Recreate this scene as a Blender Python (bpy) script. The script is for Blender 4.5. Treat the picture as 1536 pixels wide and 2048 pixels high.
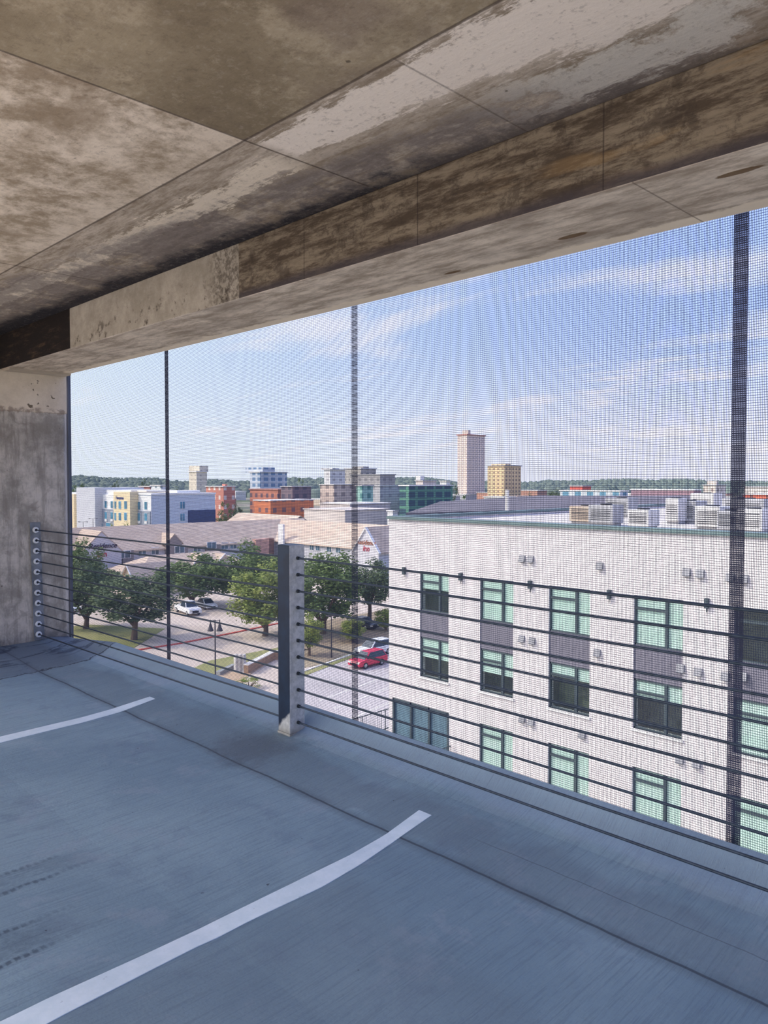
import bpy, math, random
from mathutils import Vector, Matrix
random.seed(7)
for o in list(bpy.data.objects): bpy.data.objects.remove(o, do_unlink=True)
C = bpy.context.scene.collection
SC = bpy.context.scene

# ------------------------------------------------------------------ camera, light, exposure
FPX, YAW, PITCH, CY = 1543.0, 0.792, 0.0305, 1009.1
cam_d = bpy.data.cameras.new('camera'); cam = bpy.data.objects.new('camera', cam_d); C.objects.link(cam)
cam.location = (0, 0, 0)
cam.rotation_euler = (math.pi/2-PITCH, 0, YAW)
cam_d.sensor_fit = 'VERTICAL'; cam_d.sensor_height = 36.0
cam_d.lens = FPX/2048*36.0
cam_d.shift_y = -(1024-CY)/2048.0
cam_d.clip_start = 0.05; cam_d.clip_end = 6000
SC.camera = cam
SC.view_settings.view_transform = 'Standard'; SC.view_settings.look = 'None'
SC.view_settings.gamma = 1; SC.view_settings.use_curve_mapping = False
SC.view_settings.exposure = 0.48
SUN_DIR = Vector((-0.74, -0.67, 0.80)).normalized()
SUN_POWER = 2.7
SKY_POWER = 1.25
sd = bpy.data.lights.new('sun', 'SUN'); sd.energy = SUN_POWER; sd.angle = math.radians(0.6); sd.color = (1, .91, .77)
so = bpy.data.objects.new('sun', sd); C.objects.link(so)
so.rotation_euler = SUN_DIR.to_track_quat('Z', 'Y').to_euler()

_F = Vector((-math.sin(YAW)*math.cos(PITCH), math.cos(YAW)*math.cos(PITCH), -math.sin(PITCH)))
_R = Vector((math.cos(YAW), math.sin(YAW), 0)); _U = _R.cross(_F)
def PX(u, v, x=None, y=None, z=None):
    """world point seen at photo pixel (u,v) on the plane x=.., y=.. or z=.."""
    d = _F+_R*((u-768)/FPX)-_U*((v-CY)/FPX)
    t = x/d.x if x is not None else (y/d.y if y is not None else z/d.z)
    return d*t

# ------------------------------------------------------------------ node helper
class NT:
    def __init__(s, name, rough=.8, spec=.3, metallic=0.0):
        s.m = bpy.data.materials.new(name); s.m.use_nodes = True; s.t = s.m.node_tree
        s.b = s.t.nodes['Principled BSDF']
        s.b.inputs['Roughness'].default_value = rough
        s.b.inputs['Specular IOR Level'].default_value = spec
        s.b.inputs['Metallic'].default_value = metallic
    def n(s, ty): return s.t.nodes.new(ty)
    def set(s, inp, v):
        if isinstance(v, bpy.types.NodeSocket): s.t.links.new(v, inp)
        elif v is not None:
            try: inp.default_value = v
            except Exception: inp.default_value = (*v, 1)
    def ma(s, op, a, b=None, c=None, clamp=False):
        n = s.n('ShaderNodeMath'); n.operation = op; n.use_clamp = clamp
        for i, v in enumerate((a, b, c)):
            if v is not None: s.set(n.inputs[i], v)
        return n.outputs[0]
    def pos(s):
        g = s.n('ShaderNodeNewGeometry'); x = s.n('ShaderNodeSeparateXYZ'); s.t.links.new(g.outputs['Position'], x.inputs[0])
        s.P = g.outputs['Position']; s.X, s.Y, s.Z = x.outputs; return s.P
    def vec(s, x, y, z):
        n = s.n('ShaderNodeCombineXYZ')
        for i, v in enumerate((x, y, z)): s.set(n.inputs[i], v)
        return n.outputs[0]
    def vs(s, v, k):
        n = s.n('ShaderNodeVectorMath'); n.operation = 'MULTIPLY'; s.set(n.inputs[0], v); n.inputs[1].default_value = k; return n.outputs[0]
    def noise(s, v, sc, det=4, ro=.55, di=0.0):
        n = s.n('ShaderNodeTexNoise'); s.set(n.inputs['Vector'], v)
        n.inputs['Scale'].default_value = sc; n.inputs['Detail'].default_value = det
        n.inputs['Roughness'].default_value = ro; n.inputs['Distortion'].default_value = di
        return n.outputs[0]
    def sm(s, x, a, b):
        n = s.n('ShaderNodeMapRange'); n.interpolation_type = 'SMOOTHSTEP'
        if a > b:
            s.set(n.inputs[0], x); n.inputs[1].default_value = b; n.inputs[2].default_value = a
            n.inputs[3].default_value = 1; n.inputs[4].default_value = 0
        else:
            s.set(n.inputs[0], x); n.inputs[1].default_value = a; n.inputs[2].default_value = b
        return n.outputs[0]
    def line(s, x, c, w):      # 1 on the line x=c, fading over w
        return s.sm(s.ma('ABSOLUTE', s.ma('SUBTRACT', x, c)), w, w*.35)
    def mul(s, *a):
        r = a[0]
        for b in a[1:]: r = s.ma('MULTIPLY', r, b)
        return r
    def inv(s, a): return s.ma('SUBTRACT', 1.0, a)
    def mix(s, f, a, b, mode='MIX'):
        n = s.n('ShaderNodeMix'); n.data_type = 'RGBA'; n.blend_type = mode; n.clamp_factor = True
        s.set(n.inputs[0], f)
        for i, v in ((6, a), (7, b)):
            if isinstance(v, bpy.types.NodeSocket): s.t.links.new(v, n.inputs[i])
            else: n.inputs[i].default_value = (v[0], v[1], v[2], 1)
        return n.outputs[2]
    def col(s, c):
        if isinstance(c, bpy.types.NodeSocket): s.t.links.new(c, s.b.inputs['Base Color'])
        else: s.b.inputs['Base Color'].default_value = (c[0], c[1], c[2], 1)
        return s
    def bump(s, h, strength=.3, dist=.01):
        n = s.n('ShaderNodeBump'); n.inputs['Strength'].default_value = strength; n.inputs['Distance'].default_value = dist
        s.set(n.inputs['Height'], h); s.t.links.new(n.outputs[0], s.b.inputs['Normal'])

def plain(name, c, rough=.7, spec=.3, metallic=0.0, var=.12, sc=1.5):
    m = NT(name, rough, spec, metallic); m.pos()
    f = m.noise(m.P, sc, 3)
    m.col(m.mix(m.sm(f, .3, .7), [k*(1-var) for k in c], [min(1, k*(1+var)) for k in c])); return m.m

# ------------------------------------------------------------------ world
w = bpy.data.worlds.new('sky'); SC.world = w; w.use_nodes = True
wt = w.node_tree; bg = wt.nodes['Background']
class WN(NT):
    def __init__(s): s.t = wt
W = WN()
tc = W.n('ShaderNodeTexCoord'); sx = W.n('ShaderNodeSeparateXYZ'); wt.links.new(tc.outputs['Generated'], sx.inputs[0])
wx, wy, wz = sx.outputs
h = W.ma('MAXIMUM', wz, 0.0)
az = W.ma('ADD', W.ma('MULTIPLY', wx, .702), W.ma('MULTIPLY', wy, .712))       # deeper blue away from the hazy left
azf = W.sm(az, -.5, .45)
lowc = W.mix(azf, (.76, .85, .98), (.72, .74, .95))
midc = W.mix(azf, (.60, .76, 1.0), (.36, .48, .96))
c1 = W.mix(W.sm(h, 0.0, .20), lowc, midc)
c2 = W.mix(W.sm(h, .15, .6), c1, (.26, .40, .95))
den = W.ma('ADD', h, .12)
cv = W.vec(W.ma('DIVIDE', wx, den), W.ma('MULTIPLY', W.ma('DIVIDE', wy, den), 1.0), 0.0)
cv2 = W.vs(cv, (.55, 1.25, 1.0))
n1 = W.noise(cv2, 1.3, 7, .6, .5)
cl = W.mul(W.sm(n1, .50, .68), W.sm(h, 0.0, .05))
cc = W.mix(W.ma('MULTIPLY', cl, .5), c2, (1.0, .93, .99))
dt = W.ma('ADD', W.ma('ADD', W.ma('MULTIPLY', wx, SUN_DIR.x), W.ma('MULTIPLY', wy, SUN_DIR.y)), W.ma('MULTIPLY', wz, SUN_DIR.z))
halo = W.ma('POWER', W.ma('MAXIMUM', dt, 0.0), 3.0)     # broad glow added round the sun, behind the garage, to brighten the deck
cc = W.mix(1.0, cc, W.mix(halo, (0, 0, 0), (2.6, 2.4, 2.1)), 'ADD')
gr = W.mix(W.sm(wz, -.02, 0.0), (.30, .28, .25), cc)
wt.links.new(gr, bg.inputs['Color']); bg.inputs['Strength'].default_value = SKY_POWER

# ------------------------------------------------------------------ mesh helpers
class MB:
    def __init__(s): s.v = []; s.f = []
    def box(s, x0, x1, y0, y1, z0, z1):
        b = len(s.v)
        s.v += [(x0, y0, z0), (x1, y0, z0), (x1, y1, z0), (x0, y1, z0), (x0, y0, z1), (x1, y0, z1), (x1, y1, z1), (x0, y1, z1)]
        s.f += [tuple(b+i for i in q) for q in ((0, 3, 2, 1), (4, 5, 6, 7), (0, 1, 5, 4), (1, 2, 6, 5), (2, 3, 7, 6), (3, 0, 4, 7))]
        return s
    def poly(s, pts):
        b = len(s.v); s.v += [tuple(p) for p in pts]; s.f.append(tuple(range(b, b+len(pts)))); return s
    def prism(s, pts, vec):      # polygon extruded along vec
        b = len(s.v); n = len(pts); vec = Vector(vec)
        s.v += [tuple(p) for p in pts]+[tuple(Vector(p)+vec) for p in pts]
        s.f.append(tuple(range(b, b+n))[::-1]); s.f.append(tuple(range(b+n, b+2*n)))
        for i in range(n): j = (i+1) % n; s.f.append((b+i, b+j, b+n+j, b+n+i))
        return s
    def tube(s, pts, rads, n=8, cap=True):
        if not isinstance(rads, (list, tuple)): rads = [rads]*len(pts)
        b = len(s.v); pts = [Vector(p) for p in pts]
        for i, p in enumerate(pts):
            d = (pts[min(i+1, len(pts)-1)]-pts[max(i-1, 0)]).normalized()
            a = Vector((0, 0, 1)) if abs(d.z) < .9 else Vector((1, 0, 0))
            u = d.cross(a).normalized(); w_ = d.cross(u)
            for k in range(n):
                t = 2*math.pi*k/n; s.v.append(tuple(p+(u*math.cos(t)+w_*math.sin(t))*rads[i]))
        for i in range(len(pts)-1):
            for k in range(n):
                a0 = b+i*n+k; a1 = b+i*n+(k+1) % n; s.f.append((a0, a1, a1+n, a0+n))
        if cap:
            s.f.append(tuple(b+k for k in range(n))[::-1]); s.f.append(tuple(b+(len(pts)-1)*n+k for k in range(n)))
        return s
    def xf(s, M):
        s.v = [tuple(M @ Vector(p)) for p in s.v]; return s
    def build(s, name, mat, parent=None, smooth=False, bevel=0.0):
        me = bpy.data.meshes.new(name); me.from_pydata(s.v, [], s.f); me.validate(); me.update()
        import bmesh
        bm = bmesh.new(); bm.from_mesh(me); bmesh.ops.recalc_face_normals(bm, faces=bm.faces); bm.to_mesh(me); bm.free()
        o = bpy.data.objects.new(name, me); C.objects.link(o)
        if mat: me.materials.append(mat)
        if parent: o.parent = parent
        if smooth:
            for p in me.polygons: p.use_smooth = True
        if bevel:
            md = o.modifiers.new('bevel', 'BEVEL'); md.width = bevel; md.segments = 2; md.limit_method = 'ANGLE'
        return o
def box(*a): return MB().box(*a)
def tag(o, label=None, cat=None, group=None, kind=None):
    if label: o['label'] = label
    if cat: o['category'] = cat
    if group: o['group'] = group
    if kind: o['kind'] = kind
    return o
def empty(name, loc, label, cat, group=None, rz=0):
    o = bpy.data.objects.new(name, None); C.objects.link(o); o.location = loc; o.rotation_euler = (0, 0, rz); o.empty_display_size = .2
    return tag(o, label, cat, group)
def world_child(o, root):       # child built in world coordinates under an un-rotated empty
    o.parent = root; o.location = -root.location; return o
def lift(o, root, dz=None): return world_child(o, root)
def copy_tree(o, parent=None):
    c = o.copy(); C.objects.link(c)
    if parent: c.parent = parent
    for ch in list(o.children): copy_tree(ch, c)
    return c
def text_mesh(s, size, extr=.03):
    cu = bpy.data.curves.new('t', 'FONT'); cu.body = s; cu.size = size; cu.extrude = extr; cu.align_x = 'CENTER'; cu.offset = size*.012
    ob = bpy.data.objects.new('t', cu); C.objects.link(ob); bpy.context.view_layer.update()
    me = bpy.data.meshes.new_from_object(ob.evaluated_get(bpy.context.evaluated_depsgraph_get()))
    bpy.data.objects.remove(ob); return me
def text_obj(name, s, size, mat, M, parent, extr=.03):
    me = text_mesh(s, size, extr); me.materials.clear(); me.materials.append(mat); me.transform(M)
    o = bpy.data.objects.new(name, me); C.objects.link(o); world_child(o, parent); return o

# ------------------------------------------------------------------ garage constants
XW, YR, YE, YI = -7.516, 2.876, 3.077, 2.489
ZS, ZC = 1.025, 1.335
def floor_z(x, y):
    P = [(-30, -1.575), (.9, -1.58), (1.45, -1.60), (1.95, -1.585), (2.38, -1.575), (2.62, -1.55), (2.82, -1.532), (2.95, -1.50), (3.03, -1.44), (YE, -1.425)]
    for (a, za), (b, zb) in zip(P, P[1:]):
        if y <= b: z = za+(zb-za)*(y-a)/(b-a); break
    else: z = P[-1][1]
    t = min(1, max(0, (-6.5-x)/.9)); z2 = -1.515-.035*min(1, max(0, (3.0-y)/2)) if y < 2.9 else -1.50-.02*(y-2.9)/.18
    return z*(1-t)+z2*t

def _tk(u0, v0, u1, v1, u2, v2, u3, v3, k):
    a, b, c_, d = (PX(u, v, z=-1.58) for u, v in ((u0, v0), (u1, v1), (u2, v2), (u3, v3)))
    return ((a.x+c_.x)/2, (a.y+c_.y)/2, (b.x+d.x)/2, (b.y+d.y)/2, abs(c_.x-a.x)/2+.01, max(b.y, d.y), k)
TRACKS = [_tk(0, 1750, 160, 1687, 0, 1787, 215, 1702, .8), _tk(0, 1870, 140, 1795, 0, 1934, 240, 1835, 1.0), _tk(0, 1600, 40, 1598, 0, 1632, 48, 1612, .7)]
# floor material
def mat_floor():
    m = NT('deck_concrete', .82, .25); P = m.pos()
    big = m.noise(m.vs(P, (1, 1, .2)), .9, 5, .6, .4)
    c = m.mix(m.sm(big, .3, .7), (.20, .295, .375), (.275, .385, .46))
    mid = m.noise(P, 4.0, 9, .72, .15)
    c = m.mix(m.ma('MULTIPLY', m.sm(mid, .52, .72), .45), c, (.16, .215, .30))
    # broom texture running across the deck
    br = m.noise(m.vs(P, (110, 4, 4)), 1, 6, .75)
    fine = m.noise(P, 90, 3, .6)
    c = m.mix(m.ma('MULTIPLY', m.sm(br, .48, .62), .34), c, (.12, .17, .235))
    c = m.mix(m.ma('MULTIPLY', m.sm(m.noise(P, 2.6, 9, .75, .2), .54, .62), .30), c, (.33, .39, .47))
    wob = m.ma('ADD', m.Y, m.ma('MULTIPLY', m.ma('SUBTRACT', m.noise(m.vs(P, (1, .1, .1)), 1.7, 4, .6), .5), .035))
    # stain band along the foot of the railing, with soft jagged edges
    rag = m.ma('ADD', m.Y, m.ma('MULTIPLY', m.ma('SUBTRACT', m.noise(P, 2.5, 6, .6, .5), .5), .34))
    band = m.mul(m.sm(rag, 2.40, 2.46), m.sm(rag, 2.78, 2.68))
    c = m.mix(m.ma('MULTIPLY', band, .38), c, (.14, .175, .215))
    band2 = m.mul(m.sm(rag, 1.55, 1.72), m.sm(rag, 1.72, 1.52))
    wet = m.mul(m.sm(m.ma('ADD', rag, m.ma('MULTIPLY', m.X, .16)), 1.75, 1.62), m.sm(m.X, -2.35, -2.2))
    c = m.mix(m.ma('MULTIPLY', wet, .30), c, (.16, .21, .26))
    # pale scuffed top of the raised edge
    c = m.mix(m.mul(m.sm(rag, 2.80, 2.90), .35), c, (.36, .42, .50))
    # saw-cut joint and hairline cracks
    j = m.mul(m.sm(m.ma('ABSOLUTE', m.ma('SUBTRACT', wob, 2.41)), .055, .0), .45)
    c = m.mix(j, c, (.085, .11, .145))
    j1 = m.line(wob, 2.412, .0085); c = m.mix(m.ma('MULTIPLY', j1, .8), c, (.05, .065, .09))
    j2 = m.mul(m.line(m.ma('ADD', m.Y, m.ma('MULTIPLY', m.noise(m.vs(P, (1, .1, .1)), 3, 4), .03)), 2.62, .004), m.sm(m.X, -2.2, -1.9))
    c = m.mix(m.ma('MULTIPLY', j2, .55), c, (.08, .10, .13))
    crk = m.line(m.ma('ADD', m.X, m.ma('MULTIPLY', m.ma('SUBTRACT', m.noise(P, 2.2, 6, .7), .5), .35)), -6.5, .016)
    c = m.mix(m.ma('MULTIPLY', crk, .9), c, (.03, .04, .055))
    # dirty patch at the foot of the wall
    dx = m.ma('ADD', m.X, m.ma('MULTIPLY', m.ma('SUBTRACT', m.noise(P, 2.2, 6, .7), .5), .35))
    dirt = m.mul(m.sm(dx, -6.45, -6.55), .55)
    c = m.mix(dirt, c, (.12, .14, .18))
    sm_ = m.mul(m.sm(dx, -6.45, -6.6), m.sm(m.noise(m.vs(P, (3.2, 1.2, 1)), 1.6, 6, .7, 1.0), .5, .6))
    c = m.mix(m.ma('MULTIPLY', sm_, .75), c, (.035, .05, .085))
    # grime around the post foot
    r2 = m.ma('SQRT', m.ma('ADD', m.ma('POWER', m.ma('SUBTRACT', m.X, -3.72), 2.0), m.ma('POWER', m.ma('MULTIPLY', m.ma('SUBTRACT', m.Y, 2.62), .9), 2.0)))
    g = m.mul(m.sm(m.ma('ADD', r2, m.ma('MULTIPLY', m.ma('SUBTRACT', m.noise(P, 6, 6, .7), .5), .5)), .32, .1), .6)
    c = m.mix(g, c, (.10, .12, .155))
    # tyre marks: smudged treads with broken edges, running across the deck
    tj = m.ma('MULTIPLY', m.ma('SUBTRACT', m.noise(P, 14, 6, .75), .5), .05)
    for (xa, ya, xb, yb, hw_, yend, k) in TRACKS:
        sl = (xb-xa)/(yb-ya)
        tx = m.ma('ABSOLUTE', m.ma('ADD', tj, m.ma('SUBTRACT', m.X, m.ma('ADD', m.ma('MULTIPLY', m.Y, sl), xa-ya*sl))))
        fade = m.sm(m.ma('ADD', m.Y, m.ma('MULTIPLY', m.noise(P, 6, 4), .25)), yend+.18, yend-.25)
        body = m.mul(m.sm(tx, hw_, hw_*.8), fade, m.sm(m.noise(m.vs(P, (9, 4, 4)), 1.5, 8, .75), .35, .62), .55*k)
        c = m.mix(body, c, (.075, .11, .155))
        dash = m.sm(m.ma('ABSOLUTE', m.ma('SUBTRACT', m.ma('FRACT', m.ma('MULTIPLY', m.Y, 34.0)), .5)), .42, .2)
        ed = m.mul(m.sm(m.ma('ABSOLUTE', m.ma('SUBTRACT', tx, hw_*.9)), .020, .004), m.ma('ADD', m.ma('MULTIPLY', dash, .7), .3), fade, m.sm(m.noise(P, 9, 4), .3, .6), .8*k)
        c = m.mix(ed, c, (.045, .065, .10))
    # specks
    sp = m.mul(m.sm(m.noise(P, 23, 2, .5), .765, .80), .8); c = m.mix(sp, c, (.05, .06, .08))
    m.col(c)
    m.bump(m.ma('ADD', m.ma('MULTIPLY', br, 1.0), m.ma('ADD', m.ma('MULTIPLY', fine, .35), m.ma('MULTIPLY', mid, .8))), .8, .007)
    return m.m
M_floor = mat_floor()

def mat_ceiling():
    m = NT('slab_soffit_concrete', .9, .15); P = m.pos()
    big = m.noise(P, 1.1, 8, .68, .15); mid = m.noise(P, 3.4, 10, .76, .1); st = m.noise(m.vs(P, (3.2, 15, 4)), 1, 10, .78, .1); fine = m.noise(P, 34, 5, .7)
    jit = m.ma('MULTIPLY', m.ma('SUBTRACT', mid, .5), .35)
    xr = m.ma('ADD', m.X, jit); yr = m.ma('ADD', m.Y, jit)
    sjit = m.ma('MULTIPLY', m.ma('SUBTRACT', m.ma('ADD', m.ma('MULTIPLY', st, .6), m.ma('MULTIPLY', mid, .4)), .5), .62); ys = m.ma('ADD', m.Y, sjit)
    olive = m.mix(m.sm(big, .32, .68), (.215, .17, .11), (.38, .315, .215))
    olive = m.mix(m.mul(m.sm(m.noise(P, 1.9, 10, .78, .1), .50, .60), .55), olive, (.50, .42, .30)); olive = m.mix(m.mul(m.sm(mid, .54, .62), .4), olive, (.17, .13, .09))
    olive = m.mix(m.mul(m.sm(m.noise(P, 2.0, 4), .55, .7), .5), olive, (.17, .125, .105))
    tan = m.mix(m.sm(mid, .38, .60), (.34, .27, .19), (.74, .64, .52))
    tan = m.mix(m.mul(m.sm(big, .50, .6), .75), tan, (.31, .24, .165))
    # panels: west of the cross joint the concrete cured paler
    west = m.sm(m.X, -2.56, -2.575)
    # dark mottled margin beside the joint on the west panel's far side
    c = m.mix(west, olive, tan)
    # strip between long joint and beam
    strip = m.sm(m.Y, 1.76, 1.772)
    sbase = m.mix(m.sm(st, .36, .64), (.27, .215, .155), (.56, .48, .39))
    wdn = m.ma('ADD', ys, m.ma('MULTIPLY', m.ma('ADD', m.X, 2.5), -.10))
    pale = m.mul(m.sm(ys, 1.79, 1.82), m.sm(wdn, 2.03, 1.99), m.sm(m.X, -2.60, -2.5))
    sbase = m.mix(m.ma('MULTIPLY', pale, .92), sbase, (.86, .77, .67))
    pale2 = m.mul(m.sm(ys, 1.93, 1.96), m.sm(ys, 2.09, 2.07), m.sm(m.X, -2.5, -2.7))
    sbase = m.mix(m.ma('MULTIPLY', pale2, .85), sbase, (.80, .70, .56))
    purp = m.mul(m.sm(wdn, 2.08, 2.2), m.sm(m.X, -.7, -1.5), .7, m.sm(mid, .38, .52))
    sbase = m.mix(purp, sbase, (.17, .145, .14))
    pale3 = m.mul(m.sm(ys, 2.16, 2.2), m.sm(ys, 2.46, 2.42), m.sm(m.ma('ADD', m.X, jit), -1.9, -1.3), m.sm(mid, .44, .52))
    sbase = m.mix(m.ma('MULTIPLY', pale3, .75), sbase, (.72, .68, .60))
    beam_dark = m.mul(m.sm(m.ma('ADD', ys, m.ma('MULTIPLY', m.ma('MULTIPLY', m.X, -1), .02)), 2.36, 2.53), m.sm(m.X, -1.3, -2.6), .95)  # near-black margin deepening towards the beam
    sbase = m.mix(beam_dark, sbase, (.022, .022, .030))
    beam_dark2 = m.mul(m.sm(ys, 2.40, 2.50), m.sm(m.X, -2.6, -1.3), .6)
    sbase = m.mix(beam_dark2, sbase, (.07, .06, .06))
    c = m.mix(strip, c, sbase)
    # pale bloom strip on the west side of the long joint
    c = m.mix(m.mul(m.sm(yr, 1.55, 1.74), m.inv(strip), west, .3), c, (.60, .51, .40))
    # joints
    for s_ in (m.line(m.Y, 1.766, .009), m.line(m.X, -2.568, .008), m.mul(m.line(m.X, -5.04, .009), 1.0), m.mul(m.line(m.X, -1.745, .006), strip, .6)):
        c = m.mix(m.ma('MULTIPLY', s_, .75), c, (.07, .05, .04))
    c = m.mix(m.mul(m.sm(fine, .55, .66), .28), c, (.12, .09, .065)); c = m.mix(m.mul(m.sm(fine, .48, .30), .10), c, (.85, .78, .66))
    c = m.mix(m.mul(m.sm(m.noise(P, 17, 2), .76, .80), .7), c, (.07, .055, .04))
    m.col(c); m.bump(m.ma('ADD', m.ma('MULTIPLY', st, .8), m.ma('MULTIPLY', fine, .5)), .5, .006)
    return m.m
def mat_beam():
    m = NT('beam_concrete', .85, .2); P = m.pos()
    st = m.noise(m.vs(P, (3.5, 3.5, 20)), 1, 10, .78, .1); mid = m.noise(P, 4.5, 10, .78, .1); fine = m.noise(P, 34, 5, .7)
    brown = m.mix(m.sm(st, .40, .60), (.075, .055, .038), (.24, .195, .14))
    brown = m.mix(m.mul(m.sm(mid, .5, .6), .65), brown, (.05, .037, .028))
    brown = m.mix(m.mul(m.sm(m.noise(m.vs(P, (1.5, 1, 9)), 1.2, 5), .56, .68), .35, m.sm(m.X, -2.2, -1.4)), brown, (.34, .22, .10))
    low = m.mul(m.sm(m.ma('ADD', m.Z, m.ma('MULTIPLY', mid, .06)), ZS+.085, ZS+.045), .8)
    brown = m.mix(low, brown, (.06, .05, .055))
    pal = m.mix(m.sm(mid, .35, .7), (.30, .265, .21), (.46, .41, .34))
    pal = m.mix(m.mul(m.sm(m.noise(P, 13, 5, .7), .56, .66), m.sm(m.Z, ZC-.02, ZS), .9), pal, (.06, .045, .035))
    pal = m.mix(m.mul(m.sm(m.ma('ADD', m.X, m.ma('MULTIPLY', mid, .3)), -3.95, -3.7), m.sm(fine, .4, .6), .7), pal, (.06, .045, .035))
    blk = m.mix(m.sm(st, .5, .75), (.012, .008, .007), (.10, .06, .035))
    inblock = m.mul(m.sm(m.X, -5.99, -5.97), m.sm(m.X, -3.675, -3.69))
    c = m.mix(inblock, brown, pal)
    c = m.mix(m.sm(m.X, -5.97, -5.99), c, blk)
    for xj in (-2.314, -3.10, -1.42): c = m.mix(m.mul(m.line(m.X, xj, .0045), .6), c, (.03, .022, .02))
    dr = m.mul(m.sm(m.noise(m.vs(P, (26, 1, 1.2)), 1, 3), .70, .74), m.sm(m.X, -1.9, -1.5), m.sm(m.Z, ZS+.22, ZS+.1), .5)
    c = m.mix(dr, c, (.34, .29, .22))
    # underside
    so_ = m.noise(m.vs(P, (3, 11, 4)), 1, 10, .78, .1)
    under = m.mix(m.sm(so_, .38, .62), (.36, .29, .22), (.74, .64, .52))
    under = m.mix(m.mul(m.sm(m.noise(P, 2.3, 6, .6), .5, .65), .4), under, (.26, .21, .165))
    ye = m.ma('ADD', m.Y, m.ma('MULTIPLY', m.ma('SUBTRACT', m.noise(P, 7, 5, .7), .5), .13))
    under = m.mix(m.mul(m.sm(ye, YE-.11, YE-.08), .85), under, (.86, .74, .58))
    for (cx, cy, rx, ry) in ((-1.767, 2.853, .075, .022), (-2.488, 2.928, .055, .016), (-1.02, 2.66, .08, .02)):
        r = m.ma('SQRT', m.ma('ADD', m.ma('POWER', m.ma('DIVIDE', m.ma('SUBTRACT', m.X, cx), rx), 2.0), m.ma('POWER', m.ma('DIVIDE', m.ma('SUBTRACT', m.Y, cy), ry), 2.0)))
        under = m.mix(m.mul(m.sm(m.ma('ADD', r, m.ma('MULTIPLY', fine, .5)), 1.35, 1.1), .9), under, (.13, .07, .025))
    for xj in (-1.31, -4.4): under = m.mix(m.mul(m.line(m.X, xj, .005), .6), under, (.12, .09, .07))
    g = m.n('ShaderNodeNewGeometry'); sn = m.n('ShaderNodeSeparateXYZ'); m.t.links.new(g.outputs['True Normal'], sn.inputs[0])
    c = m.mix(m.sm(sn.outputs[2], -.4, -.6), c, under)
    m.col(c); m.bump(m.ma('ADD', st, m.ma('MULTIPLY', fine, .5)), .45, .006)
    return m.m
def mat_wall():
    m = NT('wall_concrete', .88, .2); P = m.pos()
    v = m.noise(m.vs(P, (16, 16, 2.0)), 1, 8, .72, .1); mid = m.noise(P, 3.2, 10, .76, .1); fine = m.noise(P, 30, 5, .7)
    c = m.mix(m.sm(mid, .38, .62), (.33, .30, .255), (.62, .565, .49))
    c = m.mix(m.mul(m.sm(v, .47, .60), .5), c, (.24, .21, .18))
    c = m.mix(m.mul(m.sm(m.noise(P, 3.2, 5, .6, 1), .60, .66), .5), c, (.26, .225, .19))
    zz = m.ma('ADD', m.Z, m.ma('MULTIPLY', m.ma('SUBTRACT', fine, .5), .05))
    up = m.sm(zz, .64, .66)
    upc = m.mix(m.sm(mid, .3, .7), (.62, .53, .41), (.78, .68, .54))
    upc = m.mix(m.mul(m.sm(m.noise(P, 15, 2), .68, .72), .9), upc, (.12, .09, .06))
    c = m.mix(up, c, upc)
    jn = m.mul(m.sm(m.ma('ABSOLUTE', m.ma('SUBTRACT', zz, .665)), .035, .01), m.sm(m.noise(P, 20, 3), .42, .6))
    c = m.mix(m.ma('MULTIPLY', jn, .7), c, (.24, .17, .13))
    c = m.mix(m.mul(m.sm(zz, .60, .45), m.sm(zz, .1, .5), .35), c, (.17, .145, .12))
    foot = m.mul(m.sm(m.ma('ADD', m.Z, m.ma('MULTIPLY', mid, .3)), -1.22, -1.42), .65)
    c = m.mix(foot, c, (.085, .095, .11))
    c = m.mix(m.mul(m.sm(m.noise(P, 13, 2), .74, .78), .8), c, (.08, .065, .05))
    m.col(c); m.bump(m.ma('ADD', mid, m.ma('MULTIPLY', fine, .5)), .5, .01)
    return m.m
M_ceil, M_beam, M_wall = mat_ceiling(), mat_beam(), mat_wall()

# ------------------------------------------------------------------ garage shell
X0, X1, YB = -14.0, 4.5, -.3
xs = [X0, -12, -9.5]+[-8+.1*i for i in range(0, 20)]+[-6, -5.5, -5, -4.5, -4, -3.5, -3, -2.5, -2, -1.5, -1, -.5, 0, 1, 2, 3, X1]
ys_ = [YB, 0, .5, .9, 1.15, 1.45, 1.7, 1.95, 2.15, 2.38, 2.5, 2.62, 2.72, 2.82, 2.9, 2.95, 3.0, 3.03, 3.055, YE]
m = MB()
nx, ny = len(xs), len(ys_)
for y in ys_:
    for x in xs: m.v.append((x, y, floor_z(x, y)))
for y in ys_:
    for x in xs: m.v.append((x, y, -1.85))
N = nx*ny
for j in range(ny-1):
    for i in range(nx-1):
        a = j*nx+i; m.f.append((a, a+1, a+1+nx, a+nx)); m.f.append((N+a, N+a+nx, N+a+1+nx, N+a+1))
for i in range(nx-1):
    a = i; m.f.append((a, N+a, N+a+1, a+1)); a = (ny-1)*nx+i; m.f.append((a, a+1, N+a+1, N+a))
for j in range(ny-1):
    a = j*nx; m.f.append((a, a+nx, N+a+nx, N+a)); a = j*nx+nx-1; m.f.append((a, N+a, N+a+nx, a+nx))
fl = m.build('floor', M_floor, smooth=False); tag(fl, 'blue grey broomed concrete parking deck with a raised outer edge', kind='structure')
tag(box(X0, X1, -16, YB, -1.85, -1.585).build('bounce_slab', plain('bounce_slab_pale', (.80, .69, .56), .9)), 'unseen pale slab added behind the deck to bounce sunlight', kind='structure')  # unseen slab added behind the camera to bounce warm light onto the ceiling
YC = -2.12  # ceiling stops short out of view so sun reaches the added slab
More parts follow.
